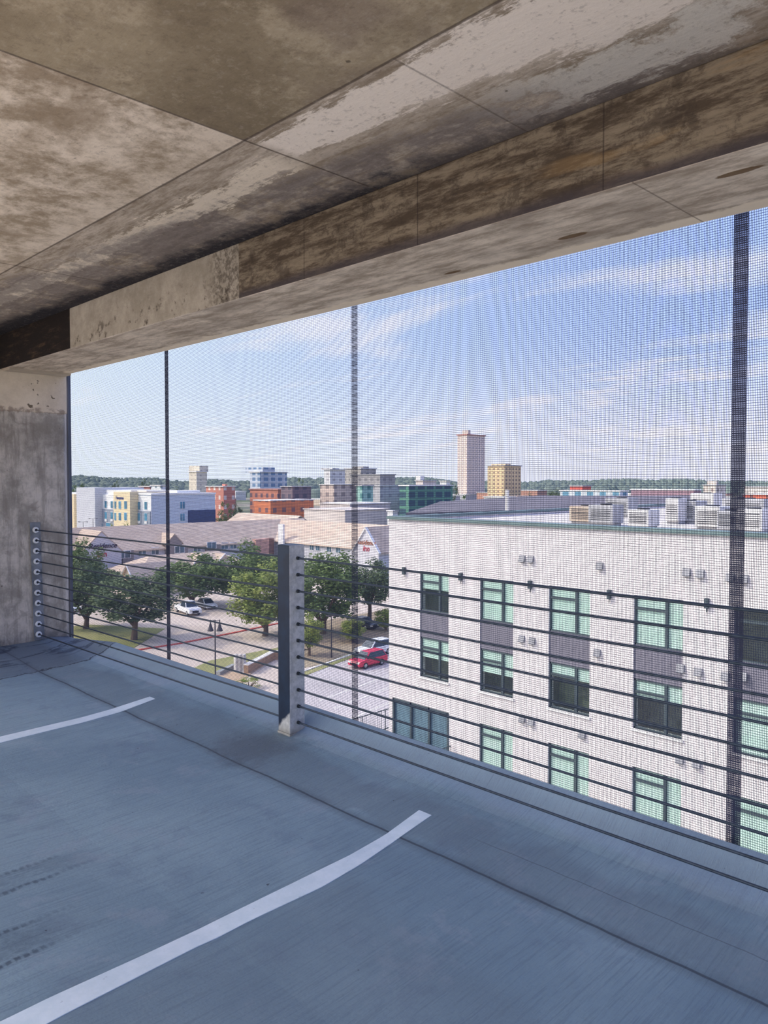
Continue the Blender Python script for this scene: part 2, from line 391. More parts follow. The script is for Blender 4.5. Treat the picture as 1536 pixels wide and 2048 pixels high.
tag(box(X0, X1, YC, YE, ZC, ZC+.28).build('ceiling', M_ceil), 'stained brown concrete slab overhead with joint lines', kind='structure')
tag(box(X0, X1, YI, YE, ZS, ZC).build('trim_1', M_beam, bevel=.006), 'shallow stained concrete beam along the outer edge of the ceiling', kind='structure')
mw = MB()
mw.prism([(XW, YI-1.3, -1.62), (XW, YE-.02, -1.62), (XW-.02, YE, -1.62), (XW-1.6, YE, -1.62), (XW-1.6, YI-1.3, -1.62)], (0, 0, .655+1.62))
mw.box(XW-1.6, XW+.006, YI-1.3, YE+.012, .65, ZS)
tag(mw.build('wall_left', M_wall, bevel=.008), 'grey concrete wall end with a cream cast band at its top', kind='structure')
tag(box(XW-1.6, XW+.16, YI+.02, YE-.01, ZS-.018, ZS).build('trim_2', plain('ledge_concrete', (.5, .43, .34))), 'thin pale concrete ledge between wall and beam', kind='structure')
# upstand strip: ragged mortar bead on slab edge is part of floor

# paint lines
M_paint = NT('stall_paint', .6, .3); M_paint.pos()
pc = M_paint.mix(M_paint.sm(M_paint.noise(M_paint.P, 9, 6, .7), .3, .7), (.62, .74, .82), (.74, .84, .92))
pc = M_paint.mix(M_paint.mul(M_paint.sm(M_paint.noise(M_paint.P, 40, 4, .7), .66, .72), .6), pc, (.3, .36, .43))
M_paint.col(pc); M_paint = M_paint.m
def on_floor(u, v):
    z = -1.57
    for _ in range(12): p = PX(u, v, z=z); z = floor_z(p.x, p.y)
    return PX(u, v, z=z)
def fillx(pts, y):
    for a, b in zip(pts, pts[1:]):
        if a[1] <= y <= b[1]: t = (y-a[1])/(b[1]-a[1]+1e-9); return a[0]+(b[0]-a[0])*t
    return pts[0][0] if y < pts[0][1] else pts[-1][0]
def paint(name_label, up, lo, y_start):
    U = sorted([(p.x, p.y) for p in (on_floor(*q) for q in up)], key=lambda a: a[1])
    L = sorted([(p.x, p.y) for p in (on_floor(*q) for q in lo)], key=lambda a: a[1])
    ye = (U[-1][1]+L[-1][1])/2; n = 60; mb = MB()
    for i in range(n+1):
        y = y_start+(ye-y_start)*i/n
        xa, xb = fillx(U, y), fillx(L, y)
        for x in (xa, xb): mb.v += [(x, y, floor_z(x, y)-.002), (x, y, floor_z(x, y)+.0025)]
    for i in range(n):
        a = 4*i; b = a+4
        mb.f += [(a+1, a+3, b+3, b+1), (a, a+1, b+1, b), (a+2, b+2, b+3, a+3), (a, b, b+2, a+2)]
    mb.f += [(0, 2, 3, 1), (4*n, 4*n+1, 4*n+3, 4*n+2)]
    return tag(mb.build('parking_line', M_paint), name_label, 'parking line', 'white stall lines painted on the deck')
paint('long white parking stall line in the foreground, from lower left corner', [(0, 2045), (270, 1919), (420, 1848), (600, 1760), (700, 1711), (768, 1672), (838, 1621)],
      [(95, 2048), (390, 1896), (500, 1842), (645, 1774), (720, 1730), (798, 1676), (863, 1631)], YB+.02)
paint('shorter-looking white parking stall line farther left, nearer the concrete wall', [(0, 1474), (80, 1455), (161, 1436), (234, 1415), (299, 1394)],
      [(0, 1486), (80, 1466), (167, 1445), (247, 1422), (311, 1398)], YB+.02)

# ------------------------------------------------------------------ railing
M_cable = plain('cable_steel', (.035, .05, .075), .45, .4, .3, .2, 30)
def mat_post():
    m = NT('galvanised_steel', .5, .4, .1); P = m.pos()
    c = m.mix(m.sm(m.noise(P, 26, 5, .7), .35, .65), (.42, .42, .41), (.62, .61, .59))
    c = m.mix(m.mul(m.sm(m.noise(m.vs(P, (1, 1, .3)), 9, 5, .7), .5, .7), .6), c, (.34, .34, .35))
    g = m.n('ShaderNodeNewGeometry'); sn = m.n('ShaderNodeSeparateXYZ'); m.t.links.new(g.outputs['True Normal'], sn.inputs[0])
    # the deck-side face is painted dark blue, worn off at the foot
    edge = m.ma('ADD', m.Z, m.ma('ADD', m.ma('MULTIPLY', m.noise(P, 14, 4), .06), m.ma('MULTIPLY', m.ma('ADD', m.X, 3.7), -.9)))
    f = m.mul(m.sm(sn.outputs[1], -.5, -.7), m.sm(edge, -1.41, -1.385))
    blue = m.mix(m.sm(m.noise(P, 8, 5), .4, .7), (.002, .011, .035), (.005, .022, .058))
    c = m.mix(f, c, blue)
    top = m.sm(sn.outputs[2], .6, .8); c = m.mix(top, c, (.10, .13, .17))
    c = m.mix(m.mul(m.sm(m.Z, -1.46, -1.52), .55), c, (.22, .19, .15))
    m.col(c); return m.m
M_post = mat_post()
M_steel = plain('washer_steel', (.55, .57, .6), .35, .5, .6, .1, 20)
M_dark = plain('dark_hole', (.02, .025, .03), .6)
PXc, PYc, PW = -3.717, YR, .058
def cable_z(i): return -.4627-.0995*i
def make_post(x, label):
    r = empty('railing_post', (x, PYc, floor_z(x, PYc)-.005), label, 'railing post')
    o = box(-PW, PW, -PW, PW, 0, 1.14).build('post_tube', M_post, r, bevel=.006)
    o2 = box(-PW-.004, PW+.004, -PW-.004, PW+.004, -.012, .004).build('base_plate', M_post, r, bevel=.004)
    for i in range(11):
        z = cable_z(i)-r.location.z
        w_ = MB().tube([(PW-.001, 0, z), (PW+.007, 0, z)], .0145, 14).build('washer', M_steel, r)
        MB().tube([(PW+.006, 0, z), (PW+.022, 0, z)], [.0115, .0095], 10).build('ferrule', M_dark, w_)
    return r
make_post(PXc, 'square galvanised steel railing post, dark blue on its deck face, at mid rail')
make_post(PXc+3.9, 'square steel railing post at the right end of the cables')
# bracket on the wall
br = empty('wall_bracket', (XW, 2.785, -1.5), 'narrow grey steel plate on the concrete wall anchoring the railing cables', 'bracket')
M_plate = plain('plate_grey', (.20, .215, .235), .6, .3, .2, .25, 9)
world_child(MB().prism([(XW, 2.722, -.39), (XW, 2.818, -.39), (XW, 2.845, -1.515), (XW, 2.748, -1.515)], (.012, 0, 0)).build('plate', M_plate, bevel=.003), br)
M_white = plain('white_plastic_washer', (.74, .76, .78), .4, .4, 0, .05)
CB = []
for i in range(11):
    yb = 2.773+.0015*i; CB.append(yb); z = cable_z(i)
    ring = MB(); n = 20
    for k in range(n):
        a = 2*math.pi*k/n; c_, s_ = math.cos(a), math.sin(a)
        ring.v += [(XW+.010, yb+.030*c_, z+.030*s_), (XW+.030, yb+.026*c_, z+.026*s_), (XW+.030, yb+.012*c_, z+.012*s_), (XW+.010, yb+.012*c_, z+.012*s_)]
    for k in range(n):
        a = 4*k; b = 4*((k+1) % n)
        for q in range(4): ring.f.append((a+q, b+q, b+(q+1) % 4, a+(q+1) % 4))
    ro = world_child(ring.build('washer', M_white, smooth=True), br)
    h_ = MB().tube([(XW+.008, yb, z), (XW+.024, yb, z)], .012, 12).build('sleeve', M_dark, ro)
ORD = ['topmost', 'second', 'third', 'fourth', 'fifth', 'middle (sixth)', 'seventh', 'eighth', 'ninth', 'tenth', 'lowest']
for i in range(11):
    z = cable_z(i)
    pts = [(XW+.02, CB[i], z), (-5.6, (CB[i]+YR)/2+.004, z-.004), (PXc, YR, z), (PXc+2.0, YR, z-.003), (PXc+3.9, YR, z), (4.4, YR, z)]
    lab = {0: 'topmost black steel cable of the railing', 10: 'lowest black steel cable of the railing, just above the deck edge'}.get(i, '%s black steel railing cable, counted down from the top cable' % ORD[i])
    tag(MB().tube(pts, .0062, 8).build('railing_cable', M_cable, smooth=True), lab, 'cable', 'black steel cables of the railing')

# ------------------------------------------------------------------ woven mesh screen outside the slab edge
YS = 3.20
M_thr = plain('screen_thread', (.035, .045, .085), .7, .2)
scr = empty('mesh_screen', (XW, YS, ZS), 'dark open weave mesh screen hung outside the railing', 'screen')
XS0, XS1, ZB, ZT = PX(138.5, 1000, y=YS).x, 3.0, -2.6, 1.45
m = MB(); pw, ph = .0066, .0100
x = XS0
while x < XS1: m.box(x-.0009, x+.0009, YS-.0002, YS+.0002, ZB, ZT); x += pw
z = ZB
while z < ZT: m.box(XS0, XS1, YS+.0003, YS+.0007, z-.00095, z+.00095); z += ph
tag(world_child(m.build('mesh_fabric', M_thr), scr), kind='stuff')
M_seam = plain('seam_thread', (.05, .05, .095), .7, .2)
for k in range(5):
    xc = -1.2125-2.2879*k if k < 3 else -1.2125+2.2879*(k-2)
    if xc > XS1: continue
    m = MB()
    for j in range(-4, 5): m.box(xc+j*.0066-.0030+.0015, xc+j*.0066+.0030-.0012, YS+.0012, YS+.0016, ZB, ZT)
    z = ZB+.004
    while z < ZT: m.box(xc-.028, xc+.028, YS+.0017, YS+.0020, z-.0019, z+.0019); z += .0083
    world_child(m.build('seam_strip', M_seam), scr)
M_rail = plain('white_rail', (.72, .74, .80), .5)
world_child(box(XS0-.055, XS0-.002, YS-.02, YS+.02, -2.6, ZT).build('edge_rail', M_rail), scr)
world_child(box(XS0-.001, XS0+.030, YS-.015, YS+.015, -2.6, ZT).build('edge_channel', plain('edge_channel_grey', (.17, .18, .21))), scr)

# ------------------------------------------------------------------ white apartment building across the gap
ZG = -20.0
YF = 25.2
XC = PX(778, 1037, y=YF).x
ZP = PX(960, 1047, y=YF).z
def fx(u): return PX(u, 1200, y=YF).x
def mat_brick():
    m = NT('white_brick', .85, .2); m.pos()
    b = m.n('ShaderNodeTexBrick'); m.t.links.new(m.vec(m.ma('ADD', m.X, m.Y), m.Z, 0.0), b.inputs[0])
    b.inputs['Color1'].default_value = (.80, .74, .72, 1); b.inputs['Color2'].default_value = (.66, .61, .60, 1); b.inputs['Mortar'].default_value = (.55, .50, .49, 1)
    b.inputs['Scale'].default_value = 1; b.inputs['Brick Width'].default_value = .42; b.inputs['Row Height'].default_value = .115; b.inputs['Mortar Size'].default_value = .012
    m.col(b.outputs[0]); m.bump(b.outputs[1], -.3, .01); return m.m
M_brick = mat_brick()
M_panel = plain('grey_panel', (.17, .16, .19), .6, .3, 0, .05)
M_frame = plain('green_grey_frame', (.055, .075, .08), .5)
M_cop = plain('green_coping', (.13, .19, .18), .5)
M_roof = plain('pale_roof_membrane', (.62, .57, .53), .8, .2, 0, .10, .25)
M_blind = NT('mint_blind', .7); M_blind.pos()
M_blind.col(M_blind.mix(M_blind.sm(M_blind.ma('FRACT', M_blind.ma('MULTIPLY', M_blind.Z, 14.0)), .35, .6), (.50, .61, .57), (.66, .76, .71))); M_blind = M_blind.m
M_inside = plain('room_dark', (.045, .05, .055), .8, .2, 0, .5, 1.5)
M_inside2 = plain('room_olive', (.10, .11, .08), .8, .2, 0, .5, 1.5)
def mat_pane():
    m = NT('window_glass', .05, .5); t = m.t
    tr = m.n('ShaderNodeBsdfTransparent'); tr.inputs[0].default_value = (.95, .99, .97, 1)
    gl = m.n('ShaderNodeBsdfGlossy'); gl.inputs['Roughness'].default_value = .03; gl.inputs[0].default_value = (.9, 1, .97, 1)
    fr = m.n('ShaderNodeLayerWeight'); fc = m.ma('MULTIPLY', m.ma('POWER', fr.outputs['Facing'], 4.0), .5)
    mx = m.n('ShaderNodeMixShader'); t.links.new(m.ma('ADD', fc, .06, clamp=True), mx.inputs[0]); t.links.new(tr.outputs[0], mx.inputs[1]); t.links.new(gl.outputs[0], mx.inputs[2])
    t.links.new(mx.outputs[0], t.nodes['Material Output'].inputs[0]); return m.m
M_pane = mat_pane()
cols = []
for a, b in ((840, 897), (960, 1027), (1098, 1180), (1268, 1367)): cols.append((fx(a), fx(b)))
cols.append((fx(1470), fx(1470)+2.3)); cols.append((fx(1470)+3.9, fx(1470)+5.6))
def fz(v, u=960): return PX(u, v, y=YF).z
rows = [(fz(1239), fz(1155)), (fz(1381), fz(1297)), (fz(1530), fz(1446))]
RH = rows[0][0]-rows[1][0]
rows.append((rows[2][0]-RH, rows[2][1]-RH)); rows.append((rows[3][0]-RH, rows[3][1]-RH))
apt = empty('apartment_building', (XC, YF, ZG), 'white brick apartment building with grey panels and mint window blinds, at right', 'building')
XE = 9.0; YBK = 74.0; TH = .35
holes = []
for ci, (a, b) in enumerate(cols):
    holes.append((a, b, rows[1][0], rows[0][1]))                 # windows of two storeys joined by a grey panel
    if ci == 0: holes.append((PX(787, 1395, y=YF).x, PX(896, 1400, y=YF).x, rows[2][0]-.25, PX(787, 1395, y=YF).z))
    else: holes.append((a, b, rows[2][0], rows[2][1]))
    holes.append((a, b, rows[3][0], rows[3][1]))
def wall_y(mb, x0, x1, z0, z1, holes, y0, y1):
    X = sorted({x0, x1, *[h[0] for h in holes], *[h[1] for h in holes]})
    for a, b in zip(X, X[1:]):
        if b-a < 1e-6: continue
        cx = (a+b)/2; zz = z0
        for (h0, h1) in sorted([(h[2], h[3]) for h in holes if h[0] < cx < h[1]]):
            if h0 > zz: mb.box(a, b, y0, y1, zz, h0)
            zz = max(zz, h1)
        if z1 > zz: mb.box(a, b, y0, y1, zz, z1)
mb = MB(); wall_y(mb, XC, XE, ZG, ZP, holes, YF, YF+TH)
mb.box(XC, XC+TH, YF+TH, YBK, ZG, ZP); mb.box(XE-TH, XE, YF+TH, YBK, ZG, ZP); mb.box(XC, XE, YBK-TH, YBK, ZG, ZP)
world_child(mb.build('brick_wall', M_brick), apt)
cp = MB(); cp.box(XC-.08, XE, YF-.10, YF+TH+.05, ZP, ZP+.14); cp.box(XC-.08, XC+TH+.05, YF+TH+.05, YBK, ZP, ZP+.14)
world_child(cp.build('coping', M_cop), apt)
world_child(box(XC+TH, XE-TH, YF+TH, YBK-TH, ZP-.5, ZP-.13).build('roof', M_roof), apt)
world_child(box(XC+TH, XE-TH, YF+1.2, YF+1.3, ZG, ZP-.5).build('core_wall', M_inside), apt)
def apt_window(x0, x1, z0, z1, blind=1.0, dark=None, big=False):
    y = YF+.10; xm = x0+(x1-x0)*.66; zb = z0+(z1-z0)*.74
    f = MB(); t = .055
    f.box(x0, x0+t, y-.04, y+.04, z0, z1); f.box(x1-t*.6, x1, y-.04, y+.04, z0, z1); f.box(x0, x1, y-.04, y+.04, z0, z0+t); f.box(x0, x1, y-.04, y+.04, z1-t, z1)
    f.box(xm-.05, xm+.05, y-.05, y+.04, z0, z1); f.box(x0, xm, y-.045, y+.04, zb-.045, zb+.045)
    fo = world_child(f.build('window', M_frame), apt)
    p = box(x0, x1, y-.005, y+.005, z0, z1).build('pane', M_pane, fo)
    if blind > 0:
        s = MB(); s.box(x0+.02, x1-.02, y+.03, y+.045, z1-(z1-z0)*blind, z1); s.build('blind', M_blind, fo)
    s = box(x0-.05, x1+.05, y+.75, y+.78, z0-.05, z1+.05).build('room_backdrop', dark or M_inside, fo)
    return fo
bl = [[.45, 1, 1, 1, 0, 1], [.5, .55, .3, .38, 1, .6], [0, 1, 1, 1, 1, 1], [1, 1, .6, 1, 1, .5]]
for ri in range(4):
    for ci, (a, b) in enumerate(cols):
        if ri == 2 and ci == 0: continue
        apt_window(a, b, *rows[ri], blind=bl[ri][ci], dark=M_inside2 if (ri+ci) % 2 else M_inside)
for a, b in cols:
    world_child(box(a, b, YF+.05, YF+TH, rows[1][1], rows[0][0]).build('spandrel_panel', M_panel), apt)
    for r_ in (1, 2, 3): world_child(box(a-.05, b+.05, YF-.06, YF+.1, rows[r_][0]-.09, rows[r_][0]).build('sill', plain('sill_white', (.8, .78, .75)) if 'sill_white' not in bpy.data.materials else bpy.data.materials['sill_white']), apt)
# glazed balcony bay at lower left
hx0, hx1, hz0, hz1 = holes[1]
bf = MB()
for k in range(4):
    xx = hx0+(hx1-hx0)*k/3; bf.box(xx-.05, xx+.05, YF-.02, YF+.1, hz0, hz1)
bf.box(hx0, hx1, YF-.02, YF+.1, hz1-.1, hz1); bf.box(hx0, hx1, YF+.05, YF+.12, hz0, hz0+.1)
bo = world_child(bf.build('window', M_frame), apt)
box(hx0, hx1, YF+.08, YF+.09, hz0, hz1).build('pane', plain('blue_grey_glass', (.10, .17, .21), .15, .6), bo)
# wall vents
M_vent = plain('vent_grey', (.16, .17, .18), .5); M_ventl = plain('vent_light', (.26, .26, .27), .5)
for (u, v) in ((1045, 1117), (1062, 1118), (1200, 1131), (1374, 1144), (1401, 1147), (1461, 1154), (1488, 1157), (1044, 1277), (1065, 1281), (1195, 1305), (1362, 1336), (1397, 1343), (1451, 1352), (1486, 1352),
               (1045, 1437), (1063, 1443), (1165, 1468), (1360, 1518), (1394, 1527)):
    p = PX(u, v, y=YF)
    vm = MB().prism([(p.x-.13, YF, p.z+.13), (p.x-.13, YF-.05, p.z+.12), (p.x-.13, YF-.12, p.z-.12), (p.x-.13, YF, p.z-.12)], (.26, 0, 0))
    vo = world_child(vm.build('dryer_vent', M_ventl), apt)
    box(p.x-.10, p.x+.10, YF-.158, YF-.02, p.z-.13, p.z-.118).build('louvre', M_vent, vo)
for (u, v) in ((810, 1141), (923, 1153), (1062, 1169), (1220, 1188), (1415, 1206)):
    p = PX(u, v, y=YF)
    lm = world_child(box(p.x-.06, p.x+.06, YF-.14, YF, p.z-.16, p.z+.16).build('wall_lamp', M_frame), apt)
    MB().tube([(p.x, YF-.05, p.z-.3), (p.x, YF-.05, p.z-.16)], .015, 6).build('lamp_stem', M_frame, lm)
# terrace with railing beside the bay
zt = hz0-.35
M_slab = plain('terrace_concrete', (.58, .55, .52), .8)
ter = MB(); ter.box(XC-1.9, hx1+.3, YF-1.6, YF-.005, zt-.25, zt); ter.box(XC-1.9, XC-.005, YF-.005, YF+11, zt-.25, zt)
tr = empty('terrace', (XC, YF-.8, ZG), 'small concrete terrace with dark metal railing at the foot of the white building', 'terrace')
world_child(ter.build('slab', M_slab), tr)
sp_ = MB()
for (x_, y_) in ((XC-1.8, YF-1.5), (hx1+.2, YF-1.5), (XC-1.8, YF+5), (XC-1.8, YF+10.8)): sp_.box(x_-.12, x_+.12, y_-.12, y_+.12, ZG, zt-.25)
world_child(sp_.build('support_columns', M_slab), tr)
def railing_mb(p0, p1, h=1.05):
    mb = MB(); a, b = Vector(p0), Vector(p1); L = (b-a).length; n = max(2, int(L/.13))
    for zz in (h, .1): mb.tube([a+Vector((0, 0, zz)), b+Vector((0, 0, zz))], .025, 6)
    for k in range(n+1):
        q = a.lerp(b, k/n); r_ = .03 if k % 12 == 0 else .009; mb.tube([q, q+Vector((0, 0, h))], r_, 4)
    return mb
for p0, p1 in (((XC-1.85, YF-1.55, zt), (hx1+.25, YF-1.55, zt)), ((XC-1.85, YF-1.55, zt), (XC-1.85, YF+10.9, zt)), ((hx1+.25, YF-1.55, zt), (hx1+.25, YF-.1, zt))):
    world_child(railing_mb(p0, p1).build('railing', M_frame), tr)

# rooftop units
ZRF = ZP-.128
M_unit = plain('unit_white', (.60, .58, .55), .5); M_unitg = plain('unit_grey', (.34, .34, .34), .5); M_fan = plain('fan_black', (.03, .03, .03), .5); M_tanb = plain('unit_tan', (.45, .36, .27), .6)
UN = [(1172, 30, 2.0, 1.0, 1.35, M_tanb, 'tan rooftop unit leftmost on the pale roof'), (1212, 29.5, 1.9, 1.1, 1.5, M_unitg, 'grey rooftop condenser right of the tan unit'),
      (1243, 37, 2.2, 1.2, 1.7, M_unitg, 'small grey condenser standing farther back between two nearer units'), (1287, 28.5, 1.5, 1.1, 1.3, M_unit, 'white rooftop unit with a dark round fan'),
      (1352, 33, 1.0, 1.0, 1.9, M_unit, 'tall narrow white rooftop unit left of the grilled one'), (1378, 34, 1.9, 1.4, 1.7, M_unitg, 'wide grey grilled rooftop unit'),
      (1425, 30, 1.6, 1.2, 1.55, M_unit, 'white rooftop unit just left of the rightmost screen seam'), (1412, 44, 2.2, 1.4, 2.0, M_unit, 'white unit far back on the roof near the seam'),
      (1462, 29, 1.2, 1.0, 1.35, M_unitg, 'grey rooftop unit behind the rightmost screen seam'), (1508, 29, 1.5, 1.1, 1.5, M_unit, 'white rooftop unit nearest the right edge of the photo'),
      (1495, 40, 3.4, 1.6, 1.7, M_unitg, 'long grey unit behind the right edge white unit')]
for (u, yy, wx_, wy_, hh, mt, lab) in UN:
    wx_ *= .85; wy_ *= .85; hh *= .82
    x_ = PX(u, 1040, y=yy).x
    r = empty('rooftop_unit', (x_, yy, ZRF), lab, 'rooftop unit')
    b = box(-wx_/2*.7, wx_/2*.7, -wy_/2, wy_/2, .12, hh*.72).build('housing', mt, r, bevel=.03)
    box(-wx_/2*.62, wx_/2*.62, -wy_/2+.1, wy_/2-.1, 0, .12).build('curb', M_unitg, r)
    MB().tube([(0, 0, hh*.72-.01), (0, 0, hh*.72+.05)], min(wx_, wy_)*.26, 16).build('fan_hood', M_fan, r)
    g = MB()
    for k in range(7): g.box(-wx_*.28, wx_*.28, -wy_/2-.012, -wy_/2+.002, .25+k*hh*.06, .25+k*hh*.06+.025)
    g.build('louvre', M_fan, r)
p = PX(1014, 1040, y=38)
tag(MB().tube([(p.x, 38, ZRF), (p.x, 38, ZRF+1.1), (p.x+.01, 38, ZRF+1.35)], .12, 10).build('vent_pipe', M_unit), 'white vent pipe standing alone on the pale roof', 'pipe')

# ------------------------------------------------------------------ ground
def mat_ground():
    m = NT('town_ground', .95, .1); P = m.pos()
    n = m.noise(P, .012, 6, .6); n2 = m.noise(P, .05, 5, .6)
    c = m.mix(m.sm(n, .35, .6), (.13, .16, .09), (.30, .27, .22))
    c = m.mix(m.mul(m.sm(n2, .5, .62), .7), c, (.09, .12, .07)); m.col(c); return m.m
def mat_asphalt(name, a, b):
    m = NT(name, .95, .1); P = m.pos()
    c = m.mix(m.sm(m.noise(P, .12, 6, .6), .3, .7), a, b); c = m.mix(m.mul(m.sm(m.noise(P, 1.2, 5, .7), .5, .7), .25), c, [k*.7 for k in a]); m.col(c); return m.m
def flat(name, pts, z, mat, label=None, th=.12):
    o = MB().prism([(p[0], p[1], z-th) for p in pts], (0, 0, th)).build(name, mat)
    return tag(o, label, kind='structure')
flat('ground', [(-3500, -400), (900, -400), (900, 3500), (-3500, 3500)], ZG, mat_ground(), 'wide flat town ground reaching to the wooded horizon', 2)
def gp(u, v): p = PX(u, v, z=ZG); return (p.x, p.y)
M_lot = mat_asphalt('sunlit_pale_paving', (.50, .42, .34), (.62, .53, .44))
M_road = mat_asphalt('grey_road', (.42, .39, .37), (.52, .48, .46))
M_grass = mat_asphalt('dry_grass', (.20, .22, .08), (.33, .31, .14))
M_soil = mat_asphalt('shaded_soil', (.26, .20, .14), (.36, .30, .20))
M_curb = plain('curb_white', (.68, .65, .60), .8); M_red = plain('red_curb', (.55, .10, .07), .7)
flat('parking_lot', [(-150, 20), (-8, 20), (-8, 23), (-150, 150)] and [(-160, 18), (-25, 18), (-30, 60), (-60, 100), (-110, 100), (-160, 60)], ZG+.02, M_lot, 'sunlit pale parking lot below the garage', .05)
flat('street', [gp(606, 1345), gp(790, 1296), (-26, 60), (-10, 22), gp(600, 1480)], ZG+.05, M_road, 'grey street between trees and the white building', .05)
flat('lawn', [gp(60, 1290), gp(60, 1262), gp(180, 1250), gp(330, 1258), gp(262, 1300), gp(190, 1315)], ZG+.06, M_grass, 'dry grass island under the large left tree', .05)
flat('lawn', [gp(385, 1338), gp(420, 1322), gp(556, 1296), gp(620, 1300), gp(560, 1312), gp(500, 1322), gp(440, 1345), gp(400, 1360)], ZG+.06, M_grass, 'narrow strip of grass beside the low planter wall', .05)
flat('lawn', [gp(590, 1340), gp(600, 1250), gp(800, 1215), gp(800, 1275), gp(700, 1306), gp(640, 1330)], ZG+.06, M_soil, 'shaded soil and grass beside the street', .05)
flat('lawn', [gp(600, 1346), gp(700, 1308), gp(790, 1283), gp(790, 1290), gp(705, 1316), gp(612, 1352)], ZG+.09, M_grass, 'grass verge along the street edge', .05)
flat('mulch_bed', [gp(430, 1350), gp(470, 1330), gp(540, 1325), gp(500, 1350), gp(455, 1400), gp(420, 1400)], ZG+.07, mat_asphalt('mulch', (.42, .30, .20), (.55, .42, .28)), 'tan mulch bed below the planter wall', .05)
def strip(name, pts, wd, z, mat, label, kind='structure', h=.12):
    mb = MB()
    for a, b in zip(pts, pts[1:]):
        a, b = Vector((*a, z)), Vector((*b, z)); d = (b-a).normalized(); n = Vector((-d.y, d.x, 0))*wd/2
        mb.prism([a-n, b-n, b+n, a+n], (0, 0, h))
    o = mb.build(name, mat); return tag(o, label, kind=kind)
strip('curb', [gp(258, 1304), gp(360, 1288), gp(470, 1266), gp(560, 1247)], .35, ZG+.02, M_red, 'red painted fire lane curb across the parking lot')
strip('curb', [gp(606, 1345), gp(700, 1312), gp(790, 1287)], .25, ZG+.05, M_curb, 'pale curb along the street')
for a, b in (((640, 1402), (778, 1352)), ((668, 1418), (790, 1372)), ((700, 1440), (790, 1402))):
    strip('road_marking', [gp(*a), gp(*b)], .22, ZG+.052, M_curb, 'white line painted on the grey street', h=.01)

# ------------------------------------------------------------------ trees
M_bark = plain('bark', (.14, .10, .07), .9)
def mat_leaf(name, a, b):
    m = NT(name, .75, .2); P = m.pos()
    f = m.noise(P, .7, 4, .6); f2 = m.noise(P, 4.5, 2)
    c = m.mix(m.sm(m.ma('ADD', m.ma('MULTIPLY', f, .6), m.ma('MULTIPLY', f2, .4)), .35, .62), a, b); m.col(c)
    m.b.inputs['Subsurface Weight'].default_value = 0
    tl = m.n('ShaderNodeBsdfTranslucent'); m.t.links.new(c, tl.inputs[0]); mx = m.n('ShaderNodeMixShader'); mx.inputs[0].default_value = .28
    m.t.links.new(m.b.outputs[0], mx.inputs[1]); m.t.links.new(tl.outputs[0], mx.inputs[2]); m.t.links.new(mx.outputs[0], m.t.nodes['Material Output'].inputs[0]); return m.m
L_green = mat_leaf('leaves_green', (.085, .135, .05), (.20, .27, .09))
L_dark = mat_leaf('leaves_dark', (.07, .105, .055), (.17, .22, .105))
L_yel = mat_leaf('leaves_yellow_green', (.15, .22, .05), (.36, .40, .11))
def crown_mesh(seed, n_cl=84, per=105, leaf=.040):
    rnd = random.Random(seed); v = []; f = []
    cl = []
    while len(cl) < n_cl:
        p = Vector((rnd.uniform(-1, 1), rnd.uniform(-1, 1), rnd.uniform(-1, 1)))
        if .25 < p.length < .90: cl.append((p*Vector((1, 1, 1)).x, rnd.uniform(.17, .32)))
    for c_, r in cl:
        for _ in range(per):
            d = Vector((rnd.gauss(0, 1), rnd.gauss(0, 1), rnd.gauss(0, 1))).normalized(); q = c_+d*r*(rnd.random()**.35)
            if q.z < -.75: continue
            n = (d+Vector((rnd.gauss(0, .5), rnd.gauss(0, .5), rnd.gauss(0, .5)+.4))).normalized()
            a = n.cross(Vector((0, 0, 1))).normalized() if abs(n.z) < .95 else Vector((1, 0, 0)); b_ = n.cross(a); s = leaf*rnd.uniform(.6, 1.5)
            i = len(v); v += [tuple(q-a*s), tuple(q-b_*s*.6), tuple(q+a*s), tuple(q+b_*s*.6)]; f.append((i, i+1, i+2, i+3))
    me = bpy.data.meshes.new('foliage'); me.from_pydata(v, [], f); me.update(); return me
crowns = [crown_mesh(s) for s in (1, 2, 3, 4)]
small = [crown_mesh(s, 26, 40, .06) for s in (11, 12, 13)]
def tree(x, y, z0, w_, h_, leafm, label, seed=0, group='trees in the lots and streets below', trunk_frac=.3, sm=False, name='tree'):
    r = empty(name, (x, y, z0), label, 'tree' if name == 'tree' else 'shrub', group)
    rnd = random.Random(seed+100)
    me = (small if sm else crowns)[seed % (3 if sm else 4)].copy(); me.materials.clear(); me.materials.append(leafm)
    th = h_*trunk_frac; ch = h_-th*.8
    o = bpy.data.objects.new('foliage', me); C.objects.link(o); o.parent = r; o.location = (0, 0, th*.8+ch/2); o.scale = (w_/2, w_/2, ch/2); o.rotation_euler = (0, 0, rnd.uniform(0, 6))
    tb = MB(); tr_ = w_*.028+.05
    tb.tube([(0, 0, 0), (.02*w_, 0, th*.6), (0, .02*w_, th*1.15)], [tr_*1.3, tr_, tr_*.85], 8)
    for k in range(5):
        a = k*1.26+rnd.uniform(-.3, .3); e = Vector((math.cos(a)*w_*.27, math.sin(a)*w_*.27, th+ch*rnd.uniform(.35, .55)))
        tb.tube([(0, 0, th*.9), (e.x*.45, e.y*.45, th*1.0+(e.z-th)*.4), tuple(e)], [tr_*.6, tr_*.45, tr_*.2], 6)
    tb.build('trunk', M_bark, r)
    return r
def tree_px(u, vb, wpx, vt, leafm, label, seed, zg=ZG, **k):
    p = PX(u, vb, z=zg); d = p.dot(_F)
    top = p.z+(vb-vt)*d/FPX
    return tree(p.x, p.y, zg, wpx*d/FPX, top-zg, leafm, label, seed, **k)
tree_px(268, 1280, 178, 1142, L_dark, 'large dark green oak alone on the grass island with forked trunk', 0, trunk_frac=.24)
